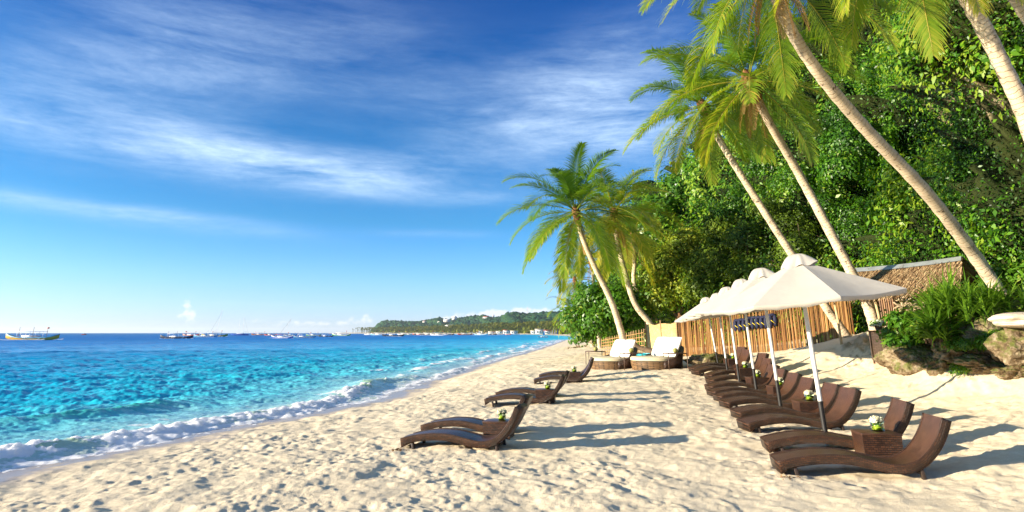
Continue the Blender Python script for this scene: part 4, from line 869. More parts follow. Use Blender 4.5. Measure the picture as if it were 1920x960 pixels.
def make_umbrella():
    root = empty('parasol', (0, 0, 0)); Rr = 1.62; zr = 2.36; za = 3.02; TL_ = Matrix.Rotation(R(-3.6), 4, 'Y'); piv = Vector((0, 0, 3.0)); ro = R(37)
    def tl(v): return piv+(TL_ @ (Vector(v)-piv))
    m = MB(); nr, na = 12, 64; V = []; U = []
    for i in range(nr+1):
        u = i/nr
        for j in range(na):
            a = ro+2*math.pi*j/na; k = (j % 8)/8; rad = Rr*math.cos(math.pi/8)/math.cos((k-.5)*math.pi/4)   # octagon edge
            sg = math.sin(math.pi*k); r = rad*(.03+.97*u)*(1-.022*sg*u*u); zz = za+(zr-za)*u+.0*math.sin(math.pi*u)-.045*sg*u*(1-.25*u)
            V.append(tl((r*math.cos(a), r*math.sin(a), zz))); U.append((a, u))
    F_ = grid_faces(nr+1, na, True)
    m.add(V, [tuple(f) for f in F_], U)
    k0 = nr*na; V2 = []
    for j in range(na):                                                      # short hanging hem
        a = ro+2*math.pi*j/na; k = (j % 8)/8; rad = Rr*math.cos(math.pi/8)/math.cos((k-.5)*math.pi/4); sg = math.sin(math.pi*k)
        r = rad*(1-.022*sg)-.012; V2.append(tl((r*math.cos(a), r*math.sin(a), zr-.045*sg*.75-.065-.012*math.sin(j*1.9))))
    o_ = len(m.V); m.V += [tuple(v) for v in V2]; m.U += [(0, 0)]*na; m.T += [0]*na
    m.F += [(k0+j, k0+(j+1) % na, o_+(j+1) % na, o_+j) for j in range(na)]
    cn = m.build('canopy', M_cloth, root, True); s_ = cn.modifiers.new('solid', 'SOLIDIFY'); s_.thickness = .004; cn.data.set_sharp_from_angle(angle=R(9))
    m = MB(); V = []; na2, nr2 = 48, 14; g = random.Random(2); ph = [g.uniform(0, 6) for _ in range(6)]
    for i in range(nr2+1):                                                   # puffed wind cap, folded cloth
        u = i/nr2; th = u*1.65
        for j in range(na2):
            a = 2*math.pi*j/na2; wr = 1+.13*u*math.sin(4*a+ph[0])+.08*u*u*math.sin(7*a+ph[1]+2*u)+.03*math.sin(12*a+ph[2]+u*5)
            r = .30*u**.72*wr if u > 0 else 0.0; zz = za+.14-.20*u**1.9+.03*u*u*math.sin(6*a+ph[3])+.02*u*math.sin(3*a+ph[4])-.02*u
            V.append(tl((r*math.cos(a), r*math.sin(a), zz)))
    m.add(V, [tuple(f) for f in grid_faces(nr2+1, na2, True)]); m.build('wind_cap', M_cloth, root, True)
    MB().tube([(0, 0, .70), (0, 0, 2.35)], .036, 14).build('pole', M_pole, root, True)
    MB().tube([(0, 0, -.3), (0, 0, .10)], .034, 14).build('pole_foot', M_pole, root, True)
    MB().tube([(0, 0, .10), (0, 0, .71)], .041, 14).build('pole_sleeve', M_black, root, True)
    MB().lathe([(.03, 2.28), (.06, 2.3), (.065, 2.42), (.045, 2.44), (.035, 2.95)], 14).build('hub', M_black, root, True)
    for j in range(8):
        a = ro+j*math.pi/4; e = tl((Rr*.985*math.cos(a), Rr*.985*math.sin(a), zr-.012)); s0_ = tl((.05*math.cos(a), .05*math.sin(a), za-.05))
        rb = MB().bar(s0_, e, .014, .022).build('rib', M_black, root)
        MB().bar((.05*math.cos(a), .05*math.sin(a), 2.36), s0_+(e-s0_)*.52-Vector((0, 0, .02)), .010, .014).build('strut', M_black, rb, off=(0, 0, 0))
    return root
U0 = make_umbrella()
UB = [((1552, 838), (1492, 473), 'cream parasol nearest the camera, its pole foot between the two foremost loungers'), ((1466, 777), (1424, 500), 'cream parasol directly behind the foremost one, second in the row'), ((1420, 742), (1388, 521), 'third cream parasol of the row counting from the camera'),
      ((1388, 726), (1361, 536), 'fourth cream parasol of the row counting from the camera'), ((1366, 708), (1343, 548), 'fifth cream parasol of the row counting from the camera'), ((1348, 690), (1322, 556), 'farthest cream parasol, last of the row before the boulder')]
for i, (b_, t_, lb) in enumerate(UB):
    p = og(*b_); q_ = at(t_[0], t_[1], p.y/K); v = q_-p; o = U0 if i == 0 else copy_tree(U0)
    o.location = p; o.rotation_euler = v.to_track_quat('Z', 'Y').to_euler(); o.rotation_euler = Euler((0, math.atan2(v.x, v.z), 0)); o.scale = (v.length/3.19,)*3; tag(o, lb, 'parasol', 'cream parasols in a row over the loungers')
# ------------------------------------------------------------------ round daybeds, their tables
M_tanw = pm('tan_wicker', (.30, .17, .075), .5, .4, var=.25, vscale=8, fn=weavefn((6.2*4, 30)))
M_cush = pm('sand_cushion', (.60, .52, .34), .8, .15, var=.06, vscale=5)
M_pill = pm('white_pillow', (.80, .78, .74), .85, .1, var=.03, vscale=4, bump=.02, bscale=7)
def make_daybed():
    root = empty('round_daybed', (0, 0, 0)); Rd = .98
    MB().lathe([(Rd*.93, -.1), (Rd*.95, .02), (Rd, .26), (Rd, .30), (Rd*.9, .31)], 48).build('base', M_tanw, root, True)
    MB().lathe([(0.02, .30), (Rd*.93, .30), (Rd*1.0, .33), (Rd*1.01, .42), (Rd*.96, .465), (Rd*.8, .48), (.02, .485)], 48).build('cushion', M_cush, root, True)
    m = MB(); V = []; U = []; n = 40                                         # curved wicker wall, low at the arms, high at the back (+x)
    for i in range(n+1):
        a = R(-105+210*i/n); h = .30+.60*max(0, math.cos(a*.84))**1.5; lean = .16*max(0, math.cos(a))
        for r, z_, l in ((Rd*1.05, 0, 0), (Rd*1.07+lean, h, 1), (Rd*1.01+lean, h, 1), (Rd*1.0, .2, 0)):
            V.append((r*math.cos(a), r*math.sin(a), z_)); U.append((a*Rd, z_))
    m.add(V, [(i*4+j, (i+1)*4+j, (i+1)*4+(j+1) % 4, i*4+(j+1) % 4) for i in range(n) for j in range(4)]+[(0, 1, 2, 3), (n*4+3, n*4+2, n*4+1, n*4)], U); m.build('backrest', M_wick, root, False)
    for sy, k in ((-.42, 3), (.42, 4)):
        g = np.random.default_rng(k); nx, ny = 20, 24; Vp = []
        for sgn in (1, -1):
            for i in range(nx+1):
                for j in range(ny+1):
                    u = i/nx*2-1; v = j/ny*2-1; t_ = .11*((1-u**4)*(1-v**4))**.45*(1+.1*math.sin(3*u+k)+.08*math.sin(5*v+k)); Vp.append((u*.41*(1-.05*v*v), v*.43*(1-.04*u*u), sgn*t_))
        Vp = np.array(Vp); k0_ = (nx+1)*(ny+1); Fp = np.concatenate([grid_faces(nx+1, ny+1, False), grid_faces(nx+1, ny+1, False)[:, ::-1]+k0_])
        M4 = Matrix.Translation((.52, sy, .90)) @ Matrix.Rotation(R(62), 4, 'Y') @ Matrix.Rotation(R(90), 4, 'Z')
        M4 = Matrix.Translation((.60, sy, .86)) @ Matrix.Rotation(R(-62), 4, 'Y') @ Matrix.Rotation(R(90), 4, 'Z')
        Vq = np.array([(M4 @ Vector(v))[:] for v in Vp]); raw('pillow', Vq, Fp, M_pill, root, smooth=True)
    return root
D0 = make_daybed(); pd = og(1148, 692); pe = og(1232, 694)
for i, (p, s_, lb) in enumerate(((pd, .97, 'round wicker daybed with two white pillows, the one nearer the sea'), (pe, 1.03, 'round wicker daybed with two white pillows, the one nearer the bamboo fence'))):
    o = D0 if i == 0 else copy_tree(D0); o.location = (p.x+.1, p.y+.75, g1(p.x, p.y+.75)-.01); o.rotation_euler = (0, 0, R(22)); o.scale = (s_,)*3; tag(o, lb, 'daybed', 'round daybeds facing the sea')
M_iron = pm('brown_metal', (.10, .055, .035), .45, .5)
def make_stand():
    root = empty('metal_table', (0, 0, 0)); w, h = .40, .62
    for a in (-1, 1):
        for b in (-1, 1): MB().tube([(a*w, b*w*.62, -.08), (a*w, b*w*.62, h)], .016, 6).build('leg', M_iron, root)
    m = MB()
    for a in (-1, 1): m.box((a*w, 0, h+.002), (.034, w*1.24+.034, .034)); m.box((0, a*w*.62, h+.0045), (2*w-.03, .032, .034))
    m.build('top_frame', M_iron, root); MB().box((0, 0, h+.022), (2*w-.05, w*1.24-.05, .008)).build('top_plate', M_iron, root); return root
S0 = make_stand(); M_coco = pm('green_coconut', (.30, .29, .08), .55, .3, var=.3, vscale=12)
for i, (a, b, lb, cb, kx) in enumerate(((1122, 687, 'thin metal table seaward of the first daybed', 'coconut on the seaward metal table', 0), (1186, 692, 'thin metal table between the two daybeds', 'coconut on the metal table between the daybeds', 0), (1270, 694, 'thin metal table on the fence side of the second daybed', 'coconut on the fence-side metal table', 0))):
    p = og(a, b); o = S0 if i == 0 else copy_tree(S0); o.location = (p.x, p.y+(.9 if i == 0 else .2), g1(p.x, p.y+.2)); o.rotation_euler = (0, 0, R(10)); tag(o, lb, 'side table', 'thin metal tables by the daybeds')
    V, F_ = blobmesh((0, 0, 0), .105, 5+i, .05, 3, (1, 1, .95)); c = raw('coconut', V, F_, M_coco, smooth=True); c.location = (o.location.x+.02, o.location.y, o.location.z+.62+.12); tag(c, cb, 'coconut', 'drinking coconuts on the metal tables')
# ------------------------------------------------------------------ bamboo fence, woven panel, lattice
def bamfn(T, b, co, c):
    cc = T.ramp(T.attr('tint'), [(0, (.05, .02, .008)), (.35, (.17, .075, .024)), (.7, (.34, .18, .06)), (1, (.55, .36, .14))])
    T.l.new(T.mix(.45, cc, T.mix(1.0, cc, T.ramp(T.noise(T.new('ShaderNodeMapping', {'Vector': co, 'Scale': (1, 1, .15)}).outputs[0], 9, 4), [(.3, (.55, .5, .45)), (.7, (1.25, 1.2, 1.1))]), 'MULTIPLY')), b.inputs['Base Color'])
M_bam = pm('bamboo_cane', (.5, .3, .1), .5, .35, fn=bamfn)
fa, fb = og(1258, 668), og(1560, 640); fb = Vector((14.0, 19.3*K, 0)); fa = Vector((9.05, 25.4*K, 0))
fr_ = empty('bamboo_fence', (fa.x, fa.y, g1(fa.x, fa.y)), 'tall fence of upright bamboo canes running from the daybeds towards the hut', 'fence')
g = random.Random(8); m = MB(); Lf = (fb-fa).length; n = int(Lf/.047)
for i in range(n):
    u = (i+g.uniform(-.2, .2))/n; p = fa.lerp(fb, u); p += Vector((g.uniform(-.02, .02), g.uniform(-.02, .02), 0)); z_ = g1(p.x, p.y); h = 2.02+g.uniform(-.13, .16)+(.3 if g.random() < .02 else 0)
    ln = Vector((g.uniform(-.05, .05), g.uniform(-.03, .03), 0)); t_ = g.betavariate(2, 1.7); m.tube([(p.x, p.y, z_-.1), (p.x+ln.x*.5, p.y+ln.y*.5, z_+h*.5), (p.x+ln.x, p.y+ln.y, z_+h)], [g.uniform(.015, .027)]*2+[.014], 6, tint=t_)
m.build('canes', M_bam, fr_, True)
dirf = (fb-fa).normalized(); nf_ = Vector((dirf.y, -dirf.x, 0))
if nf_.y > 0: nf_ = -nf_
for h in (.45, 1.15, 1.75):
    m = MB(); m.tube([(fa.lerp(fb, u).x-nf_.x*.06, fa.lerp(fb, u).y-nf_.y*.06, g1(*fa.lerp(fb, u)[:2])+h) for u in np.linspace(0, 1, 12)], .03, 7, tint=.3); m.build('rail', M_bam, fr_, True)
for u in np.linspace(0, 1, 6):
    p = fa.lerp(fb, float(u))-nf_*.13; z_ = g1(p.x, p.y); MB().tube([(p.x, p.y, z_-.2), (p.x, p.y, z_+2.25)], .05, 8, tint=.4).build('post', M_bam, fr_, True)
def wovfn(T, b, co, c):
    br = T.new('ShaderNodeTexBrick', {'Vector': T.new('ShaderNodeUVMap').outputs[0], 'Color1': (1, 1, 1, 1), 'Color2': (.75, .72, .65, 1), 'Mortar': (.45, .40, .3, 1), 'Scale': 14.0, 'Mortar Size': .03, 'Brick Width': .9, 'Row Height': .35}).outputs[0]
    T.l.new(T.mix(1.0, c, br, 'MULTIPLY'), b.inputs['Base Color'])
M_wov = pm('woven_palm_mat', (.62, .46, .22), .7, .2, var=.15, fn=wovfn)
wa, wb = at(1212, 650, 27.5), Vector((9.0, 25.6*K, 0)); wa.z = 0
wp = empty('woven_screen', (wa.x, wa.y, g1(wa.x, wa.y)), 'pale woven mat screen at the sea end of the bamboo fence', 'screen')
def panel(a, b, h, th, mat, par, name, k=6, lo=-.05):
    m = MB(); V = []; U = []; d = (b-a).normalized(); nn = Vector((-d.y, d.x, 0))*th/2
    for s_ in (1, -1):
        for i in range(k+1):
            p = a.lerp(b, i/k)+nn*s_; z_ = g1(p.x, p.y); V += [(p.x, p.y, z_+lo), (p.x, p.y, z_+h+.05*math.sin(i*2.3))]; U += [(i/k*(b-a).length, 0), (i/k*(b-a).length, h)]
    F_ = []; q_ = 2*(k+1)
    for i in range(k): a0 = 2*i; F_ += [(a0, a0+2, a0+3, a0+1), (q_+a0, q_+a0+1, q_+a0+3, q_+a0+2), (a0+1, a0+3, q_+a0+3, q_+a0+1)]
    F_ += [(0, 1, q_+1, q_), (2*k, q_+2*k, q_+2*k+1, 2*k+1)]; m.add(V, F_, U); return m.build(name, mat, par)
panel(wa, wb, 1.75, .04, M_wov, wp, 'mat')
for u in (0, .5, 1):
    p = wa.lerp(wb, u); MB().tube([(p.x, p.y-.08, g1(p.x, p.y)-.2), (p.x, p.y-.08, g1(p.x, p.y)+1.95)], .035, 7, tint=.6).build('post', M_bam, wp, True)
la, lb_ = at(1128, 640, 31), Vector((wa.x-.1, wa.y+.1, 0)); la.z = 0
lt = empty('lattice_fence', (la.x, la.y, g1(la.x, la.y)), 'open bamboo lattice fence behind the first daybed', 'fence')
m = MB(); Ll = (lb_-la).length; dl = (lb_-la).normalized()
for i in range(int(Ll/.24)+1):
    p = la+dl*(i*.24); z_ = g1(p.x, p.y); m.tube([(p.x, p.y, z_-.1), (p.x+.05*math.sin(i), p.y, z_+1.1+.45*i*.24/Ll)], .022, 5, tint=.75)
for k in range(6):
    m.tube([(la.lerp(lb_, u).x, la.lerp(lb_, u).y-.03, g1(*la.lerp(lb_, u)[:2])+.12+k*.23*(.75+.3*u)) for u in (0, .25, .5, .75, 1)], .022, 5, tint=.8)
m.build('slats', M_bam, lt, True)
# life vests on the fence
M_navy = pm('navy_vest', (.015, .018, .05), .7, .3, var=.3, vscale=20); M_yel = pm('yellow_strap', (.75, .58, .03), .6, .3)
def make_vest():
    root = empty('life_vest', (0, 0, 0)); m = MB()
    for s_ in (-1, 1):
        V, F_ = blobmesh((s_*.10, 0, -.28), .2, 3+s_, .04, 3, (.52, .42, 1.35)); m.add(V, [tuple(f) for f in F_])
    V, F_ = blobmesh((0, .04, -.03), .16, 9, .04, 2, (1.1, .5, .5)); m.add(V, [tuple(f) for f in F_]); m.build('body', M_navy, root, True)
    for z_ in (-.34,): MB().box((0, -.085, z_), (.24, .02, .02), M=Matrix.Rotation(.7, 3, 'Y')).build('strap', M_yel, root)
    return root
J0 = make_vest(); nv = 9; g = random.Random(4)
vest_lb = ['life vest at the seaward end of the row on the fence', 'second navy life vest from the seaward end of the fence row', 'third navy life vest from the seaward end of the fence row', 'fourth navy life vest from the seaward end of the fence row', 'middle navy life vest of the row on the bamboo fence', 'fourth navy life vest from the hut end of the fence row', 'third navy life vest from the hut end of the fence row', 'second navy life vest from the hut end of the fence row', 'navy life vest at the hut end of the row on the fence']
ua, ub_ = .42, .63
for i in range(nv):
    u = ua+(ub_-ua)*i/(nv-1); p = fa.lerp(fb, u)+nf_*.16; o = J0 if i == 0 else copy_tree(J0); o.location = (p.x, p.y, g1(p.x, p.y)+1.62+g.uniform(-.03, .03)); o.rotation_euler = (0, 0, math.atan2(dirf.y, dirf.x)+.6+g.uniform(-.2, .2)); tag(o, vest_lb[i], 'life vest', 'life vests hung on the bamboo fence')
pb = fa.lerp(fb, .655)+nf_*.55
bn = empty('waste_bin', (pb.x, pb.y, g1(pb.x, pb.y)), 'round brown woven bin standing against the bamboo fence', 'bin')
MB().lathe([(.28, -.05), (.31, .02), (.35, .85), (.33, .85), (.30, .2)], 28).build('body', pm('bin_weave', (.16, .085, .04), .6, .3, fn=weavefn((16, 22))), bn, True); MB().lathe([(.335, .84), (.37, .85), (.37, .89), (.335, .89)], 28).build('rim', M_leg, bn, True)
# ------------------------------------------------------------------ thatched hut and its counter
rA, rB = at(1603, 510, 18.4), at(1800, 482, 16.2); zr_ = (rA.z+rB.z)/2; rA.z = zr_-.05; rB.z = zr_+.05
dr_ = Vector((rB.x-rA.x, rB.y-rA.y, 0)).normalized(); pr = Vector((dr_.y, -dr_.x, 0))
if pr.x > 0: pr = -pr
hut = empty('thatched_hut', (rA.x, rA.y, g1(rA.x, rA.y)), 'low beach hut with brown thatched roof and grey metal ridge', 'hut')
EV = 2.0; drop = 1.15
def roofp(u, v, side=1, lift=0):
    p = rA.lerp(rB, u)+dr_*((u-.5)*.9*abs(v)); q_ = p+pr*side*EV*v; return Vector((q_.x, q_.y, p.z-drop*v-.05*math.sin(u*3.1)+lift))
def thfn(T, b, co, c):
    cc = T.ramp(T.attr('tint'), [(0, (.07, .04, .02)), (.5, (.28, .17, .085)), (1, (.52, .38, .21))]); T.l.new(cc, b.inputs['Base Color'])
M_thatch = pm('nipa_thatch', (.3, .2, .1), .95, .1, fn=thfn); g = np.random.default_rng(6); VV = []; TT = []
for side in (1, -1):
    n = 9000 if side == 1 else 3500; u = g.uniform(-.02, 1.02, n); v = g.uniform(0, 1, n)
    for a, b in zip(u, v):
        p = roofp(a, b, side, .02+g.uniform(0, .06)); d = (pr*side*EV-Vector((0, 0, drop))).normalized()+Vector(g.standard_normal(3))*.13; l = g.uniform(.18, .42); w = dr_*g.uniform(.008, .02)
        q_ = p+d*l+Vector((0, 0, -.03)); VV += [p-w, p+w, q_+w*.4, q_-w*.4]; TT += [float(g.uniform(0, 1))]*4
m = MB(); k = 16
for side in (1, -1):
    V = [roofp(i/k, v, side, o_) for o_ in (.02, -.10) for i in range(k+1) for v in (0, .5, 1)]; o_ = 3*(k+1); F_ = []
    for i in range(k):
        for j in range(2): a = i*3+j; F_ += [(a, a+1, a+4, a+3), (o_+a, o_+a+3, o_+a+4, o_+a+1)]
        F_.append((i*3+2, o_+i*3+2, o_+i*3+5, i*3+5))
    F_ += [(0, o_, o_+1, 1), (1, o_+1, o_+2, 2), (k*3, k*3+1, o_+k*3+1, o_+k*3), (k*3+1, k*3+2, o_+k*3+2, o_+k*3+1)]; m.add(V, F_, tint=.35)
base_n = len(m.V); m.add(VV, [tuple(range(i, i+4)) for i in range(0, len(VV), 4)]); m.T[base_n:] = TT
m.build('roof', M_thatch, hut)
M_tin = pm('galvanised_sheet', (.42, .44, .44), .45, .5, .5, var=.15, vscale=4)
m = MB()
for side in (1, -1):
    for i in range(5):
        a, b = i/5, (i+1)/5+.012; V = [roofp(a, 0, side, .09+.003*i), roofp(b, 0, side, .09+.003*i), roofp(b, .17, side, .10+.003*i), roofp(a, .17, side, .10+.003*i)]; m.add(V, [(0, 1, 2, 3)])
m.build('ridge_cap', M_tin, hut)
M_pole2 = pm('peeled_pole', (.52, .38, .20), .7, .2, var=.15)
for u, v, s_ in ((.04, .8, 1), (.38, .8, 1), (.72, .8, 1), (.98, .8, 1), (.04, .8, -1), (.98, .8, -1)):
    p = roofp(u, v, s_, -.1); MB().tube([(p.x+.15, p.y+.1, g1(p.x, p.y)-.2), (p.x+.08, p.y, (p.z+g1(p.x, p.y))/2), p], [.05, .045, .045], 8).build('post', M_pole2, hut, True)
MB().tube([roofp(0, .8, 1, -.12), roofp(1, .8, 1, -.12)], .045, 7).build('beam', M_pole2, hut, True)
m = MB(); pA, pB = roofp(.1, .75, -1), roofp(.95, .75, -1)
for i in range(46):
    p = pA.lerp(pB, i/45); m.tube([(p.x, p.y, g1(p.x, p.y)-.1), (p.x, p.y, p.z-.15)], .035, 5, tint=.2+.4*((i*7) % 5)/5)
m.build('back_wall', M_bam, hut, True)
# counter box clad in pinkish tiles, a pot of white flowers on it
def tilefn(T, b, co, c):
    br = T.new('ShaderNodeTexBrick', {'Vector': T.new('ShaderNodeUVMap').outputs[0], 'Color1': (.58, .38, .27, 1), 'Color2': (.66, .46, .33, 1), 'Mortar': (.30, .17, .11, 1), 'Scale': 9.0, 'Mortar Size': .03, 'Brick Width': 1.2, 'Row Height': .45}).outputs[0]; T.l.new(br, b.inputs['Base Color'])
cb_ = og(1672, 682); cr = empty('counter_box', (cb_.x, cb_.y, cb_.z), 'pink-brown slatted box counter standing on the sand before the shrubs', 'counter')
m = MB(); w, d, h = .84, .5, 1.0; a = R(-24); V = []; F_ = []; U = []
cs = [(-w/2, -d/2), (w/2, -d/2), (w/2, d/2), (-w/2, d/2)]; cs = [(x_*math.cos(a)-y_*math.sin(a)+cb_.x, x_*math.sin(a)+y_*math.cos(a)+cb_.y+.2) for x_, y_ in cs]
for i in range(4):
    p, q_ = cs[i], cs[(i+1) % 4]; l = w if i % 2 == 0 else d; k = len(V); V += [(*p, cb_.z-.2), (*q_, cb_.z-.2), (*q_, cb_.z+h), (*p, cb_.z+h)]; U += [(0, 0), (l, 0), (l, h+.2), (0, h+.2)]; F_.append((k, k+1, k+2, k+3))
m.add(V, F_, U).build('cladding', pm('pink_slats', (.5, .3, .2), .7, .2, fn=tilefn), cr)
cc_ = (sum(c[0] for c in cs)/4, sum(c[1] for c in cs)/4); MB().box((*cc_, cb_.z+h+.02), (w+.1, d+.1, .04), rz=a).build('counter_top', M_wood, cr, bevel=.006)
for i in (0, 1): MB().box((*cs[i], cb_.z+h/2), (.04, .04, h), rz=a).build('corner_post', M_wood, cr)
pt = empty('flower_pot', (cc_[0]-.15, cc_[1], cb_.z+h+.04), 'pot of pale flowers standing on the box counter', 'flower pot')
MB().lathe([(.08, 0), (.12, .14), (.10, .14)], 18, (cc_[0]-.15, cc_[1], cb_.z+h+.045)).build('pot', M_wood, pt, True)
rng = np.random.default_rng(3); n = 700; dd = rng.standard_normal((n, 3)); dd /= np.linalg.norm(dd, axis=1)[:, None]; dd[:, 2] = np.abs(dd[:, 2])
V, F_ = leaf_arrays(dd*np.array([.26, .22, .2])*rng.uniform(.7, 1, n)[:, None]+np.array([cc_[0]-.15, cc_[1], cb_.z+h+.2]), dd, np.full(n, .06), rng, .7, .3, .5); raw('flowers', V[:1600*1], F_[:400], pm('pale_petals', (.55, .58, .45), .8, .1), pt)
raw('leaves', V[1600:], F_[:len(V)//4-400], M_strap, pt, {'tint': np.full(len(V)-1600, .4)})
# driftwood tangle in front of the hut, fallen log, turquoise tub
M_drift = pm('driftwood', (.42, .31, .19), .8, .15, var=.25)
p = at(1718, 588, 14.2); m = MB(); g = random.Random(12)
for i in range(26):
    q_ = p+Vector((g.uniform(-.45, .45), g.uniform(-.2, .2), g.uniform(-.1, .45))); pts_ = [q_]
    for _ in range(4): pts_.append(pts_[-1]+Vector((g.uniform(-.22, .22), g.uniform(-.15, .15), g.uniform(-.16, .16))))
    m.tube(catmull(pts_, 9), [.035*(1-.08*k) for k in range(9)], 6)
o = m.build('driftwood', M_drift, None, True, off=tuple(p)); o.location = p; tag(o, 'tangle of pale driftwood branches beside the spiky plant, under the eave', 'driftwood')
p = at(1215, 664, 25); m = MB(); z_ = g1(p.x, p.y); m.tube(catmull([(p.x-.9, p.y+.4, z_+.75), (p.x-.2, p.y, z_+.45), (p.x+.9, p.y-.3, z_+.1)], 12), [.16+.05*math.sin(i) for i in range(12)], 9); o = m.build('fallen_log', M_wood, None, True, off=(p.x, p.y, z_)); o.location = (p.x, p.y, z_); tag(o, 'dark fallen log lying behind the gap between the daybeds', 'log')
p = at(1205, 672, 23.5); z_ = g1(p.x, p.y); o = MB().lathe([(.34, -.05), (.42, .05), (.44, .34), (.41, .34), (.38, .08), (.02, .07)], 24).build('plastic_tub', pm('turquoise_plastic', (.02, .45, .55), .4, .5), None, True); o.location = (p.x, p.y, z_); tag(o, 'turquoise tub on the sand between the two daybeds', 'tub')
# small lumps of dry seaweed and twigs on the sand
M_twig = pm('dry_litter', (.22, .12, .05), .9, .1)
for i, (a, b, r, lb) in enumerate(((1087, 652, .5, 'dark clump of seaweed on the far sand'), (746, 845, .09, 'small rusty leaf litter at the foot of the nearest seaward lounger'), (1478, 897, .07, 'dry leaf litter at the foot of the foremost right-hand lounger'))):
    p = og(a, b); rng = np.random.default_rng(i); n = 60; P = np.array(p)+rng.standard_normal((n, 3))*np.array([r, r*.6, r*.12])+np.array([0, 0, r*.15]); V, F_ = leaf_arrays(P, np.tile([0, 0, 1.0], (n, 1)), np.full(n, r*.7), rng, .4, .3, .5); o = raw('leaf_litter', V, F_, M_twig, off=tuple(p)); o.location = p; tag(o, lb, 'leaf litter')
# ------------------------------------------------------------------ the far coast
def hillz(px, py, D):
    p = ray(px, py); t = D/p.y; return Vector((p.x*t, D, CAMZ+p.z*t))
SK = [(697, 626, 3000), (704, 617, 2980), (712, 608, 2950), (724, 604, 2900), (760, 606, 2850), (800, 604, 2800), (815, 600, 2750), (824, 598.5, 2700), (838, 603, 2650), (852, 600, 2600), (875, 597, 2500), (905, 594.5, 2400), (925, 598, 2300), (942, 596, 2200),
      (952, 590, 2000), (966, 588, 1950), (985, 592, 1900), (1010, 589, 1850), (1030, 588, 1800), (1060, 588, 1750), (1100, 586, 1700), (1180, 583, 1650), (1300, 580, 1600)]
def headland():
    n = 260; k = 34; u = np.linspace(0, len(SK)-1, n); A = np.array(SK, float); px = np.interp(u, range(len(SK)), A[:, 0]); py = np.interp(u, range(len(SK)), A[:, 1]); D = np.interp(u, range(len(SK)), A[:, 2])
    V = np.zeros((k, n, 3))
    for j in range(n):
        top = hillz(px[j], py[j], D[j]); xf = px[j]; base = hillz(px[j]+4, 625.2, D[j]*.80)
        for i in range(k):
            w = i/(k-1)
            if w < .7:
                s_ = w/.7; p = base.lerp(top, s_); zf = top.z*(s_**.75)+6*math.sin(j*.21+i*.3)*s_*(1-s_)*2+8*math.sin(j*.07+i*.22)*s_*(1-s_); V[i, j] = (p.x, p.y, max(-2, zf-2*(1-s_)))
            else:
                s_ = (w-.7)/.3; p = top+Vector((top.x*.0, 700*s_, -top.z*s_*1.05)); V[i, j] = p[:]
    return V
HL = headland()
M_hill = pm('hill_soil', (.03, .06, .03), .95, .05, var=.3, vscale=.01)
o = raw('hills', HL.reshape(-1, 3), grid_faces(34, 260, False), M_hill, smooth=True); tag(o, kind='structure')
def forest():
    g = np.random.default_rng(400); bm = bmesh.new(); bmesh.ops.create_icosphere(bm, subdivisions=1, radius=1); V0 = np.array([v.co[:] for v in bm.verts]); F0 = np.array([[v.index for v in f.verts] for f in bm.faces]); bm.free()
    n = 5200; i = g.uniform(1, 24.5, n); j = g.uniform(0, 258.9, n); ii = i.astype(int); jj = j.astype(int); fi = (i-ii)[:, None]; fj = (j-jj)[:, None]
    P = (HL[ii, jj]*(1-fi)+HL[ii+1, jj]*fi)*(1-fj)+(HL[ii, jj+1]*(1-fi)+HL[ii+1, jj+1]*fi)*fj
    r = g.uniform(5, 12, n)*np.interp(P[:, 1], [1500, 2900], [.8, 1.15])
    V = P[:, None]+(V0[None]*(1+.25*g.standard_normal((n, len(V0), 1))))*r[:, None, None]*np.array([1.1, 1, .8]); F = F0[None]+np.arange(n)[:, None, None]*len(V0)
    t = np.repeat(np.clip(.45+.28*g.standard_normal(n), 0, 1), len(V0))
    o = raw('hill_forest', V.reshape(-1, 3), F.reshape(-1, 3), M_far, attrs={'tint': t}, smooth=True); tag(o, 'blue-green forest covering the far headland', 'forest', kind='stuff')
forest()
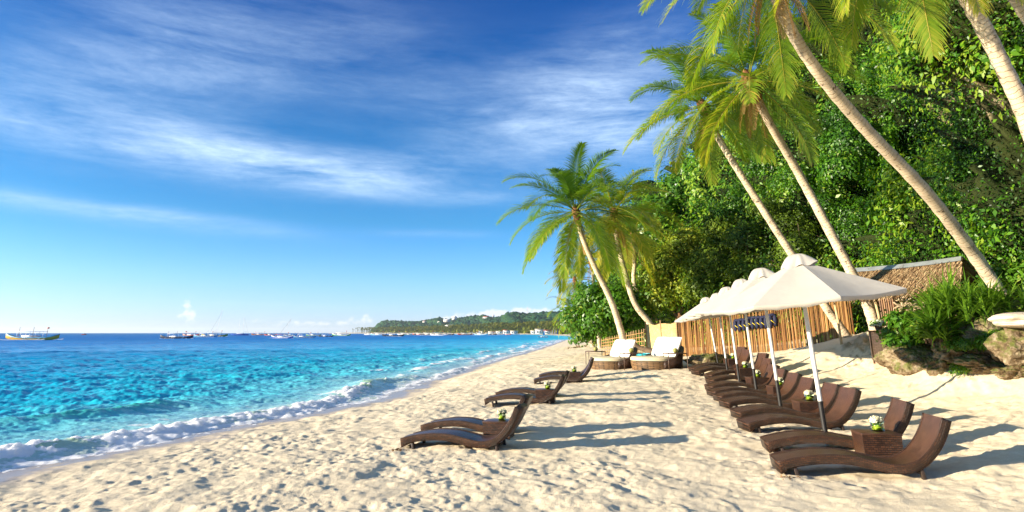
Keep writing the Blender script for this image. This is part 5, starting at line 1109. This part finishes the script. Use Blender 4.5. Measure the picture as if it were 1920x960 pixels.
def grove():
    g = np.random.default_rng(401); V = []; F = []; T_ = []; k = 0
    D = g.uniform(560, 2350, 1500); D.sort()
    for d in D:
        x = xs(d)+g.uniform(8, 70)*(.5+d/1500); z = 3; h = g.uniform(11, 19)*np.interp(d, [560, 1200, 2400], [.62, 1.15, 1.1]); wv = g.uniform(-2, 2)
        V += [(x-.3, d, 0), (x+.3, d, 0), (x+.3+wv, d, h), (x-.3+wv, d, h)]; F.append((k, k+1, k+2, k+3)); T_ += [.1]*4; k += 4; tt = g.uniform(.3, 1)
        for q in range(9):
            a = g.uniform(0, 6.28); l = g.uniform(3.2, 5.2); dx, dy = math.cos(a)*l, math.sin(a)*l; nx, ny = -math.sin(a)*.9, math.cos(a)*.9; zz = h+g.uniform(-1.2, 1)
            V += [(x+wv, d, zz), (x+wv+dx*.5-nx, d+dy*.5-ny, zz+1.0), (x+wv+dx, d+dy, zz-g.uniform(.5, 2.6)), (x+wv+dx*.5+nx, d+dy*.5+ny, zz+.9)]; F.append((k, k+1, k+2, k+3)); T_ += [tt]*4; k += 4
    o = raw('palm_grove', V, np.array(F), leafmat('grove_leaves', [(0, (.03, .045, .012)), (.5, (.10, .13, .018)), (1, (.22, .22, .04))], .3, .6, .1), attrs={'tint': T_}); tag(o, 'yellow-green palm grove lining the far white beach', 'palm grove', kind='stuff')
    n = 900; g2 = np.random.default_rng(402); Pm = []; 
    for _ in range(n): d = g2.uniform(700, 2300); Pm.append((xs(d)+g2.uniform(20, 110)*(.5+d/1500), d, g2.uniform(1, 8)))
    P = np.array(Pm); off = g2.standard_normal((n, 10, 3)); Q = P[:, None]+off*np.array([7, 5, 3.0]); Vq, Fq = leaf_arrays(Q.reshape(-1, 3), off.reshape(-1, 3)+np.array([0, -.5, .6]), np.full(n*10, 6.5), g2, .8, .3, .5)
    o = raw('shore_bushes', Vq, Fq, MATS['grove_leaves'], attrs={'tint': np.repeat(np.clip(.5+.25*g2.standard_normal(n*10), 0, 1), 4)}); tag(o, 'bushy undergrowth under the far palms', 'bushes', kind='stuff')
grove()
M_white = pm('white_render', (.75, .72, .68), .7, .2, var=.06, vscale=.2); M_red = pm('red_roof', (.38, .10, .05), .8, .1); M_dglass = pm('dark_window', (.05, .07, .09), .3, .5)
def building(px, py, D, w, d, h, label, roof=M_white, st=2, group='white buildings on the far hills'):
    p = hillz(px, py, D); root = empty('building', p, label, 'building', group)
    MB().box((p.x, p.y, p.z), (w, d, h)).build('wall', M_white, root)
    m = MB(); zt = p.z+h/2; V = [(p.x-w*.54, p.y-d*.55, zt+.1), (p.x+w*.54, p.y-d*.55, zt+.1), (p.x+w*.54, p.y+d*.55, zt+.1), (p.x-w*.54, p.y+d*.55, zt+.1), (p.x-w*.3, p.y, zt+h*.28), (p.x+w*.3, p.y, zt+h*.28)]
    m.add(V, [(0, 1, 5, 4), (2, 3, 4, 5), (1, 2, 5), (3, 0, 4), (3, 2, 1, 0)]); m.build('roof', roof, root)
    for s_ in range(st):
        for i in range(4): MB().box((p.x-w*.36+i*w*.24, p.y-d*.5-.05, p.z-h*.5+h*(s_+.55)/st), (w*.13, .3, h*.42/st)).build('window', M_dglass, root)
building(852, 598, 2480, 18, 14, 14, 'tall white hotel block standing highest on the far ridge', st=3)
building(838, 602, 2450, 26, 14, 9, 'long white terraces stepping down left of the hotel block')
building(824, 605, 2420, 14, 12, 6, 'small white house lowest of the ridge-top group')
building(796, 604, 2650, 15, 12, 7, 'isolated house with red roof on the far ridge', M_red)
building(912, 596, 2250, 24, 14, 7, 'low white building with red roof on the right part of the ridge', M_red)
building(845, 612.5, 2150, 38, 14, 8, 'long white building half way down the far slope', st=1)
building(925, 594, 2250, 7, 7, 10, 'small domed white tower on the far ridge', st=1)
bx = [(790, 2150, 22), (812, 2050, 18), (832, 1900, 30), (852, 1800, 20), (872, 1650, 26), (890, 1500, 24), (905, 1350, 28), (922, 1200, 22), (938, 1080, 26), (950, 980, 20), (964, 900, 18), (1002, 800, 16), (1012, 760, 18), (1026, 700, 12)]
ord_ = ['first', 'second', 'third', 'fourth', 'fifth', 'sixth', 'seventh', 'eighth', 'ninth', 'tenth', 'eleventh', 'twelfth', 'thirteenth', 'fourteenth']
for i, (px, D, w) in enumerate(bx):
    x = (px-960)/FPX*D*cP*1.0; p = hillz(px, 622, D); bb = hillz(px, 624.3-(3.2/D)*FPX*0, D)
    w *= .55; h = 3.6 if i % 3 else 5; root = empty('beach_house', (p.x, D, 1.0), '%s pale beachfront building from the left under the far palms' % ord_[i], 'building', 'pale buildings along the far beach')
    MB().box((p.x, D, 1.0+h/2), (w, 9, h)).build('wall', M_white, root); MB().box((p.x, D, 1.0+h+.3), (w+2, 11, .7)).build('roof', M_red if i % 4 == 1 else pm('straw_roof', (.5, .42, .3), .9, .1), root)
    for q in range(3): MB().box((p.x-w*.3+q*w*.3, D-4.6, 1.0+h*.45), (w*.14, .3, h*.4)).build('window', M_dglass, root)
def mast_tower(px, py0, py1, D, label):
    a = hillz(px, py0, D); b = hillz(px, py1, D); root = empty('radio_mast', a, label, 'mast', 'radio masts on the far ridge'); H_ = b.z-a.z
    m = MB(); w = 1.6
    for sx_ in (-1, 1):
        for sy_ in (-1, 1): m.tube([a+Vector((sx_*w, sy_*w, -6)), b+Vector((sx_*.3, sy_*.3, 0))], .28, 4)
    for i in range(10):
        u = i/10; ww = w*(1-u)+.3*u; z_ = a.z+H_*u; m.bar((a.x-ww, a.y-ww, z_), (a.x+ww, a.y-ww, z_+H_*.1), .22, .22); m.bar((a.x+ww, a.y-ww, z_), (a.x-ww, a.y-ww, z_+H_*.1), .22, .22)
    m.build('lattice', pm('mast_paint', (.62, .42, .38), .6, .3), root); MB().tube([b, b+Vector((0, 0, H_*.2))], .2, 4).build('antenna', M_white, root)
mast_tower(978, 593, 586.5, 1930, 'shorter thick radio mast on the far ridge'); mast_tower(989, 590, 576.5, 1900, 'taller thin radio mast on the far ridge')
# ------------------------------------------------------------------ boats
def paint(name, col): return pm('paint_'+name, col, .45, .4, var=.1, vscale=1.5)
PA = {'white': (.75, .75, .74), 'yellow': (.70, .38, .03), 'dark': (.03, .04, .07), 'green': (.07, .30, .05), 'red': (.55, .05, .03), 'blue': (.03, .10, .42), 'sky': (.10, .42, .60), 'tarp': (.30, .45, .70), 'brown': (.25, .12, .06), 'sailblue': (.01, .09, .55), 'sailcyan': (.03, .38, .72)}
PAINT = {k: paint(k, v) for k, v in PA.items()}
def make_boat(hull, stripe, roof, masts=3, lean=0.0, cabin=True, tall=0, fr=.16):
    """double-outrigger boat of unit length 16 m along x, waterline at z=0"""
    root = empty('outrigger_boat', (0, 0, 0)); L = 16; n = 25; V = []; k = 9; VS = []
    for i in range(n):
        u = i/(n-1)*2-1; b = 1.05*(1-abs(u)**2.4)**.8+.03; sh = .75+1.15*abs(u)**3.2; kl = -.35+.95*abs(u)**3.4; x_ = u*L/2
        for j in range(k): a = math.pi*j/(k-1); V.append((x_, -b*math.cos(a)*(1 if 1 else 0), sh-(sh-kl)*math.sin(a)**.7 if 0 < j < k-1 else sh))
    m = MB(); m.add(V, [(i*k+j, (i+1)*k+j, (i+1)*k+j+1, i*k+j+1) for i in range(n-1) for j in range(k-1)]+[(i*k, (i)*k+k-1, (i+1)*k+k-1, (i+1)*k) for i in range(n-1)]); m.build('hull', PAINT[hull], root, True)
    m = MB()
    for sy_ in (-1, 1):
        for i in range(n-1):
            pa = V[i*k+(0 if sy_ < 0 else k-1)]; pb = V[(i+1)*k+(0 if sy_ < 0 else k-1)]; m.add([(pa[0], pa[1]+sy_*.03, pa[2]+.06), (pb[0], pb[1]+sy_*.03, pb[2]+.06), (pb[0], pb[1]+sy_*.06, pb[2]-.22), (pa[0], pa[1]+sy_*.06, pa[2]-.22)], [(0, 1, 2, 3)])
    m.build('gunwale', PAINT[stripe], root)
    for sy_ in (-1, 1): MB().tube([(-6.4, sy_*4.4, .28), (-5.5, sy_*4.4, .06), (5.6, sy_*4.4, .06), (6.6, sy_*4.4, .30)], .10, 6).build('outrigger', PAINT['white'], root, True)
    for x_ in (-4.2, 0, 4.2): MB().tube([(x_, -4.4, .1), (x_, -2, .95), (x_, 2, .95), (x_, 4.4, .1)], .07, 5).build('cross_beam', PAINT['white'], root, True)
    if cabin:
        MB().box((-.3, 0, 2.55), (8.2, 2.0, .10)).build('canopy_roof', PAINT[roof], root)
        for x_ in (-4.2, -1.5, 1.3, 3.6):
            for sy_ in (-.9, .9): MB().tube([(x_, sy_, .7), (x_, sy_, 2.5)], .045, 4).build('canopy_post', PAINT['white'], root)
        MB().box((-.5, 0, 1.1), (5.4, 1.3, .7)).build('deckhouse', PAINT['white'], root)
    for i in range(masts): x_ = -4.3+i*8.4/max(1, masts-1); MB().tube([(x_, 0, .7), (x_+.1, 0, 3.9)], .06, 5).build('mast', PAINT['brown'], root)
    if masts: MB().box((4.3, 0, 3.6), (.7, .03, .4)).build('flag', PAINT['red'], root)
    if tall: MB().tube([(.3, 0, .7), (1.2+lean, 0, tall)], .10, 5).build('tall_mast', PAINT['white'], root); MB().tube([(-3.6+lean*.3, 0, 2.4), (.9+lean, 0, tall*.93)], .045, 4).build('stay', PAINT['dark'], root)
    return root
def make_yacht():
    root = empty('sailing_yacht', (0, 0, 0)); n = 19; k = 7; V = []
    for i in range(n):
        u = i/(n-1)*2-1; b = 1.7*(1-max(0, u)**2.2)*(1-.35*max(0, -u)**2)+.02; sh = 1.0+.35*max(0, u)**2; kl = -.4+1.2*max(0, u)**3+.5*max(0, -u)**3
        for j in range(k): a = math.pi*j/(k-1); V.append((u*6.5, -b*math.cos(a), sh-(sh-kl)*math.sin(a)**.7 if 0 < j < k-1 else sh))
    m = MB(); m.add(V, [(i*k+j, (i+1)*k+j, (i+1)*k+j+1, i*k+j+1) for i in range(n-1) for j in range(k-1)]+[(i*k, i*k+k-1, (i+1)*k+k-1, (i+1)*k) for i in range(n-1)]+[tuple(range(k-1, -1, -1))]); m.build('hull', PAINT['blue'], root, True)
    MB().box((-.6, 0, 1.35), (5, 1.7, .6)).build('cabin', PAINT['white'], root, bevel=.1); MB().box((-3.6, 0, 2.6), (2.6, 2, .12)).build('awning', PAINT['tarp'], root)
    MB().tube([(-2.6, 0, 1), (-2.0, 0, 13.2)], .10, 5).build('mast', PAINT['white'], root); MB().tube([(.7, 0, 1), (.8, 0, 12)], .09, 5).build('mast', PAINT['white'], root)
    MB().tube([(-6.2, 0, 1.3), (-2.0, 0, 13)], .03, 4).build('stay', PAINT['dark'], root); return root
def make_sailer(col):
    root = empty('sail_boat', (0, 0, 0)); m = MB(); V = []; n = 11; k = 7
    for i in range(n):
        u = i/(n-1)*2-1; b = .42*(1-abs(u)**2.4)+.02; sh = .45+.3*abs(u)**3; kl = -.2+.5*abs(u)**3
        for j in range(k): a = math.pi*j/(k-1); V.append((u*3.4, -b*math.cos(a), sh-(sh-kl)*math.sin(a)**.7 if 0 < j < k-1 else sh))
    m.add(V, [(i*k+j, (i+1)*k+j, (i+1)*k+j+1, i*k+j+1) for i in range(n-1) for j in range(k-1)]+[(i*k, i*k+k-1, (i+1)*k+k-1, (i+1)*k) for i in range(n-1)]); m.build('hull', PAINT['white'], root, True)
    for sy_ in (-1, 1): MB().tube([(-2.6, sy_*1.8, .12), (2.6, sy_*1.8, .12)], .07, 5).build('outrigger', PAINT['white'], root)
    for x_ in (-1, 1): MB().tube([(x_, -1.8, .15), (x_, 0, .55), (x_, 1.8, .15)], .04, 4).build('cross_beam', PAINT['white'], root)
    MB().tube([(.6, 0, .4), (.2, 0, 6.6)], .06, 5).build('mast', PAINT['brown'], root)
    Vs = []; g_ = 8
    for i in range(g_+1):
        v = i/g_
        for j in range(g_+1): u = j/g_; x_ = .55-.35*v-(2.6*(1-v)**.8)*u; Vs.append((x_, .35*math.sin(math.pi*u)*(1-v), .9+5.7*v+.25*u*(1-v)))
    s_ = MB().add(Vs, [(i*(g_+1)+j, i*(g_+1)+j+1, (i+1)*(g_+1)+j+1, (i+1)*(g_+1)+j) for i in range(g_) for j in range(g_)]).build('sail', PAINT[col], root, True); md = s_.modifiers.new('solid', 'SOLIDIFY'); md.thickness = .02; return root
BT = {'yellow': make_boat('yellow', 'sky', 'tarp'), 'dark': make_boat('dark', 'dark', 'white'), 'red': make_boat('brown', 'red', 'red', 2), 'white': make_boat('sky', 'white', 'white', 2), 'green': make_boat('green', 'yellow', 'tarp', 3, 2.0, True, 16.5),
      'bluehull': make_boat('blue', 'white', 'red', 2, 4.5, True, 13.5), 'redhull': make_boat('red', 'red', 'white', 1), 'greenwhite': make_boat('green', 'white', 'white', 2), 'low': make_boat('white', 'dark', 'tarp', 1)}
SB = {'sailblue': make_sailer('sailblue'), 'sailcyan': make_sailer('sailcyan'), 'white': make_sailer('white')}
usedb = set(); gb = random.Random(21)
def boat(protos, kind, px, wy, lpx, label, cat='boat', base_len=16.0, group='outrigger boats moored in the bay', rz=None):
    D = 2.3*FPX/(wy-624.3); r = ray(px, wy); t = D/r.y; x_ = r.x*t; pr_ = protos[kind] if isinstance(protos, dict) else protos; key = id(pr_) if not isinstance(protos, dict) else kind+str(base_len)
    o = pr_ if key not in usedb else copy_tree(pr_); usedb.add(key); L = lpx/FPX*D; o.location = (x_, D, -.3-.03); o.rotation_euler = (0, 0, rz if rz is not None else gb.uniform(-.35, .35)); o.scale = (L/base_len,)*3; tag(o, label, cat, group); return o
boat(BT, 'yellow', 60, 636.5, 94, 'large outrigger boat with yellow and light blue hull, leftmost on the sea', rz=.05)
boat(BT, 'dark', 331, 634.5, 57, 'low dark outrigger boat with white awning, leftmost of the moored cluster', rz=.1)
boat(BT, 'red', 358, 629.6, 36, 'brown outrigger boat with dark red roof behind the low dark boat')
boat(BT, 'white', 386, 631.8, 42, 'pale outrigger boat between the dark boat and the green boat')
boat(BT, 'green', 402, 631.0, 46, 'green outrigger boat with tall leaning mast', rz=.08)
boat(make_yacht(), 'y', 449, 628.6, 32, 'two-masted sailing yacht with blue hull', 'sailboat', 13.0, None, rz=math.pi+.1)
boat(BT, 'red', 487, 628.4, 30, 'outrigger boat with long red roof right of the two-masted yacht')
boat(BT, 'redhull', 507, 628.8, 22, 'outrigger boat with bright red hull')
boat(BT, 'bluehull', 529, 633.6, 44, 'blue-hulled outrigger boat with red roof and a long leaning pole')
boat(BT, 'low', 546, 629.4, 24, 'white outrigger boat behind the blue-hulled boat with the leaning pole')
boat(BT, 'white', 570, 633.0, 42, 'pale outrigger boat right of the blue-hulled boat')
boat(BT, 'greenwhite', 588, 629.3, 28, 'green and white outrigger boat behind the gap left of the black-hulled boat')
boat(BT, 'dark', 611, 631.2, 27, 'black-hulled outrigger boat with white roof in the middle of the cluster')
boat(BT, 'greenwhite', 640, 629.2, 36, 'green outrigger boat at the right end of the left cluster')
far_b = [(692, 627.6, 16, 'low'), (710, 628.4, 24, 'white'), (737, 630.4, 32, 'dark'), (757, 627.9, 20, 'low'), (768, 628.3, 18, 'greenwhite'), (786, 628.0, 20, 'redhull'), (803, 628.4, 26, 'dark'), (822, 628.6, 26, 'low'), (838, 628.2, 22, 'dark'), (861, 627.5, 16, 'white'), (872, 628.0, 22, 'redhull'), (888, 627.7, 22, 'low'), (901, 628.0, 24, 'white'), (918, 627.9, 22, 'dark'), (934, 627.7, 20, 'low'), (950, 627.5, 14, 'redhull'), (966, 627.2, 14, 'white')]
nm = ['small white outrigger boat just left of the headland', 'pale outrigger boat under the tip of the headland', 'dark outrigger boat closest among those before the headland', 'tiny white boat right of the dark boat off the headland', 'tiny green boat off the headland cliff', 'tiny red-hulled boat under the isolated red roof', 'dark boat under the low house of the ridge', 'white boat below the ridge hotel', 'dark boat right below the ridge hotel', 'tiny pale boat in the gap right of the hotel boats', 'red-hulled boat at the left of the beachfront row', 'white boat left of the middle of the beachfront row', 'pale boat in the middle of the beachfront row', 'dark boat right of the middle of the beachfront row', 'white boat before the right part of the far beach', 'tiny red boat near the right end of the far beach', 'tiny pale boat left of the big blue sail']
for (px, wy, l, kd), lb in zip(far_b, nm): boat(BT, kd, px, wy, l*1.25, lb)
SG = 'small sailing outriggers'
boat(SB, 'sailblue', 982, 628.0, 9.5, 'small sailboat with big dark blue sail off the far beach', 'sailboat', 3.1, SG, .1)
boat(SB, 'sailblue', 669, 626.6, 4.0, 'tiny blue-sailed boat alone on the horizon left of the headland', 'sailboat', 6.8, SG, .1)
boat(SB, 'sailblue', 598, 627.6, 6, 'small blue-sailed boat behind the left cluster of outriggers', 'sailboat', 4.4, SG, 0)
boat(SB, 'sailcyan', 844, 627.4, 6, 'small cyan-sailed boat below the ridge hotel', 'sailboat', 4.4, SG, 0); boat(SB, 'sailcyan', 899, 627.5, 5, 'small cyan-sailed boat in front of the far palms', 'sailboat', 4.4, SG, .2); boat(SB, 'white', 790, 627.3, 6, 'small white-sailed boat below the isolated red roof', 'sailboat', 4.4, SG, 0)
boat(SB, 'sailcyan', 1021, 629.5, 8, 'small cyan-sailed boat behind the white outrigger near the beach', 'sailboat', 5.0, SG, .2)
for i, (px, c, lb) in enumerate(((1030, 'sailblue', 'leftmost blue sail of the boats moored by the drooping palm'), (1036, 'white', 'first white sail of the boats moored by the drooping palm'), (1041, 'white', 'second white sail of the boats moored by the drooping palm'), (1046, 'sailblue', 'rightmost blue sail of the boats moored by the drooping palm'))): boat(SB, c, px, 628.0, 6.5, lb, 'sailboat', 4.2, SG, .5)
boat(BT, 'low', 1018, 632.2, 22, 'white outrigger boat anchored nearest the far end of the sand', rz=.5)
def speedboat(px, wy, l, label):
    D = 2.3*FPX/(wy-624.3); r = ray(px, wy); t = D/r.y; root = empty('speedboat', (0, 0, 0), label, 'speedboat'); m = MB(); V = []; n = 9
    for i in range(n):
        u = i/(n-1); b = 1.0*(1-u**3); V += [(u*6-3, -b, .9+.3*u), (u*6-3, -b*.6, -.1+.5*u**3), (u*6-3, b*.6, -.1+.5*u**3), (u*6-3, b, .9+.3*u)]
    m.add(V, [(i*4+j, (i+1)*4+j, (i+1)*4+j+1, i*4+j+1) for i in range(n-1) for j in range(3)]+[(0, 1, 2, 3)]+[(i*4, i*4+3, i*4+7, i*4+4) for i in range(n-1)]); m.build('hull', PAINT['red'], root, True, off=(0, 0, 0))
    MB().box((.3, 0, 1.5), (1.6, 1.3, .7)).build('windscreen', M_dglass, root, off=(0, 0, 0)); root.location = (r.x*t, D, -.3); root.scale = (l/FPX*D/6,)*3
speedboat(158, 627.8, 9, 'tiny red speedboat far out right of the leftmost outrigger boat')
# ------------------------------------------------------------------ people far along the beach
M_skin = pm('skin', (.38, .20, .12), .6, .3, var=.05)
def person(px, py, label, h, pose, shirt, shorts, bag=False, rz=0):
    p = og(px, py); root = empty('person', p, label, 'person', None, rz); s = h/1.75; st = pose
    J = {'pel': (0, 0, .95), 'bel': (0, 0, 1.10), 'che': (0, .02, 1.32), 'nek': (0, .0, 1.48), 'hea': (0, -.02, 1.60), 'top': (0, -.01, 1.74), 'shl': (-.19, 0, 1.42), 'shr': (.19, 0, 1.42), 'ell': (-.25, .06-st*.1, 1.15), 'elr': (.25, .06+st*.1, 1.15), 'wrl': (-.25, -.05-st*.2, .92), 'wrr': (.25, -.05+st*.2, .92), 'hal': (-.25, -.07-st*.22, .84), 'har': (.25, -.07+st*.22, .84),
         'hil': (-.10, 0, .90), 'hir': (.10, 0, .90), 'knl': (-.11, -.04+st*.22, .50), 'knr': (.11, -.04-st*.22, .50), 'anl': (-.12, .04+st*.42, .09), 'anr': (.12, .04-st*.30, .07), 'tol': (-.12, -.14+st*.42, .03), 'tor': (.12, -.14-st*.30, .03)}
    E = [('pel', 'bel'), ('bel', 'che'), ('che', 'nek'), ('nek', 'hea'), ('hea', 'top'), ('che', 'shl'), ('che', 'shr'), ('shl', 'ell'), ('shr', 'elr'), ('ell', 'wrl'), ('elr', 'wrr'), ('wrl', 'hal'), ('wrr', 'har'), ('pel', 'hil'), ('pel', 'hir'), ('hil', 'knl'), ('hir', 'knr'), ('knl', 'anl'), ('knr', 'anr'), ('anl', 'tol'), ('anr', 'tor')]
    RD = {'pel': .14, 'bel': .13, 'che': .155, 'nek': .06, 'hea': .10, 'top': .07, 'shl': .07, 'shr': .07, 'ell': .045, 'elr': .045, 'wrl': .032, 'wrr': .032, 'hal': .035, 'har': .035, 'hil': .095, 'hir': .095, 'knl': .062, 'knr': .062, 'anl': .042, 'anr': .042, 'tol': .035, 'tor': .035}
    def skin(name, keys, edges, grow, mat, rootkey):
        ks = list(keys); me = bpy.data.meshes.new(name); me.from_pydata([tuple(c*s for c in J[k_]) for k_ in ks], [(ks.index(a), ks.index(b)) for a, b in edges], []); o = bpy.data.objects.new(name, me); COL.objects.link(o); o.parent = root
        md = o.modifiers.new('skin', 'SKIN'); md.use_smooth_shade = True
        for i, k_ in enumerate(ks): me.skin_vertices[0].data[i].radius = ((RD[k_]+grow)*s,)*2; me.skin_vertices[0].data[i].use_root = (k_ == rootkey)
        sb = o.modifiers.new('sub', 'SUBSURF'); sb.levels = 1; sb.render_levels = 2; me.materials.append(mat); return o
    skin('body', J.keys(), E, 0, M_skin, 'pel')
    skin('shorts', ['pel', 'hil', 'hir', 'knl', 'knr'], [('pel', 'hil'), ('pel', 'hir'), ('hil', 'knl'), ('hir', 'knr')], .022, PAINT[shorts], 'pel')
    if shirt: skin('shirt', ['bel', 'che', 'shl', 'shr'], [('bel', 'che'), ('che', 'shl'), ('che', 'shr')], .022, PAINT[shirt], 'bel')
    V, F_ = blobmesh((0, .015*s, 1.68*s), .115*s, 3, .05, 2, (.95, 1, .8)); raw('hair', V, F_, M_leg, root, smooth=True, off=(0, 0, 0))
person(1083, 641, 'person in red shorts standing near the water far along the beach', 1.7, .3, None, 'red', rz=.4)
person(1091, 641, 'person in blue top beside the one in red shorts', 1.75, .1, 'sailblue', 'green', rz=2.6)
person(1103, 634.5, 'more distant person in orange top farther up the beach', 1.7, .5, 'red', 'brown', rz=1.2)
person(1118, 641, 'person in orange shorts walking below the drooping leaves', 1.72, .8, None, 'redorange' if False else 'red', rz=2.0)
person(1123, 641.5, 'person in white top walking right behind the one in orange shorts', 1.65, .6, 'white', 'brown', rz=1.8)

# ------------------------------------------------------------------ the air: a very thin sea haze
hz = MB().box((0, 0, 105), (66000, 66000, 230)).build('haze', None); tag(hz, kind='stuff')
hm = bpy.data.materials.new('sea_haze'); hm.use_nodes = True; T = NT(hm.node_tree); T.n.clear()
pv = T.new('ShaderNodeVolumePrincipled', {'Color': (.80, .90, 1.0, 1), 'Density': .00005, 'Anisotropy': .2}); T.l.new(pv.outputs[0], T.new('ShaderNodeOutputMaterial').inputs['Volume']); hz.data.materials.append(hm)
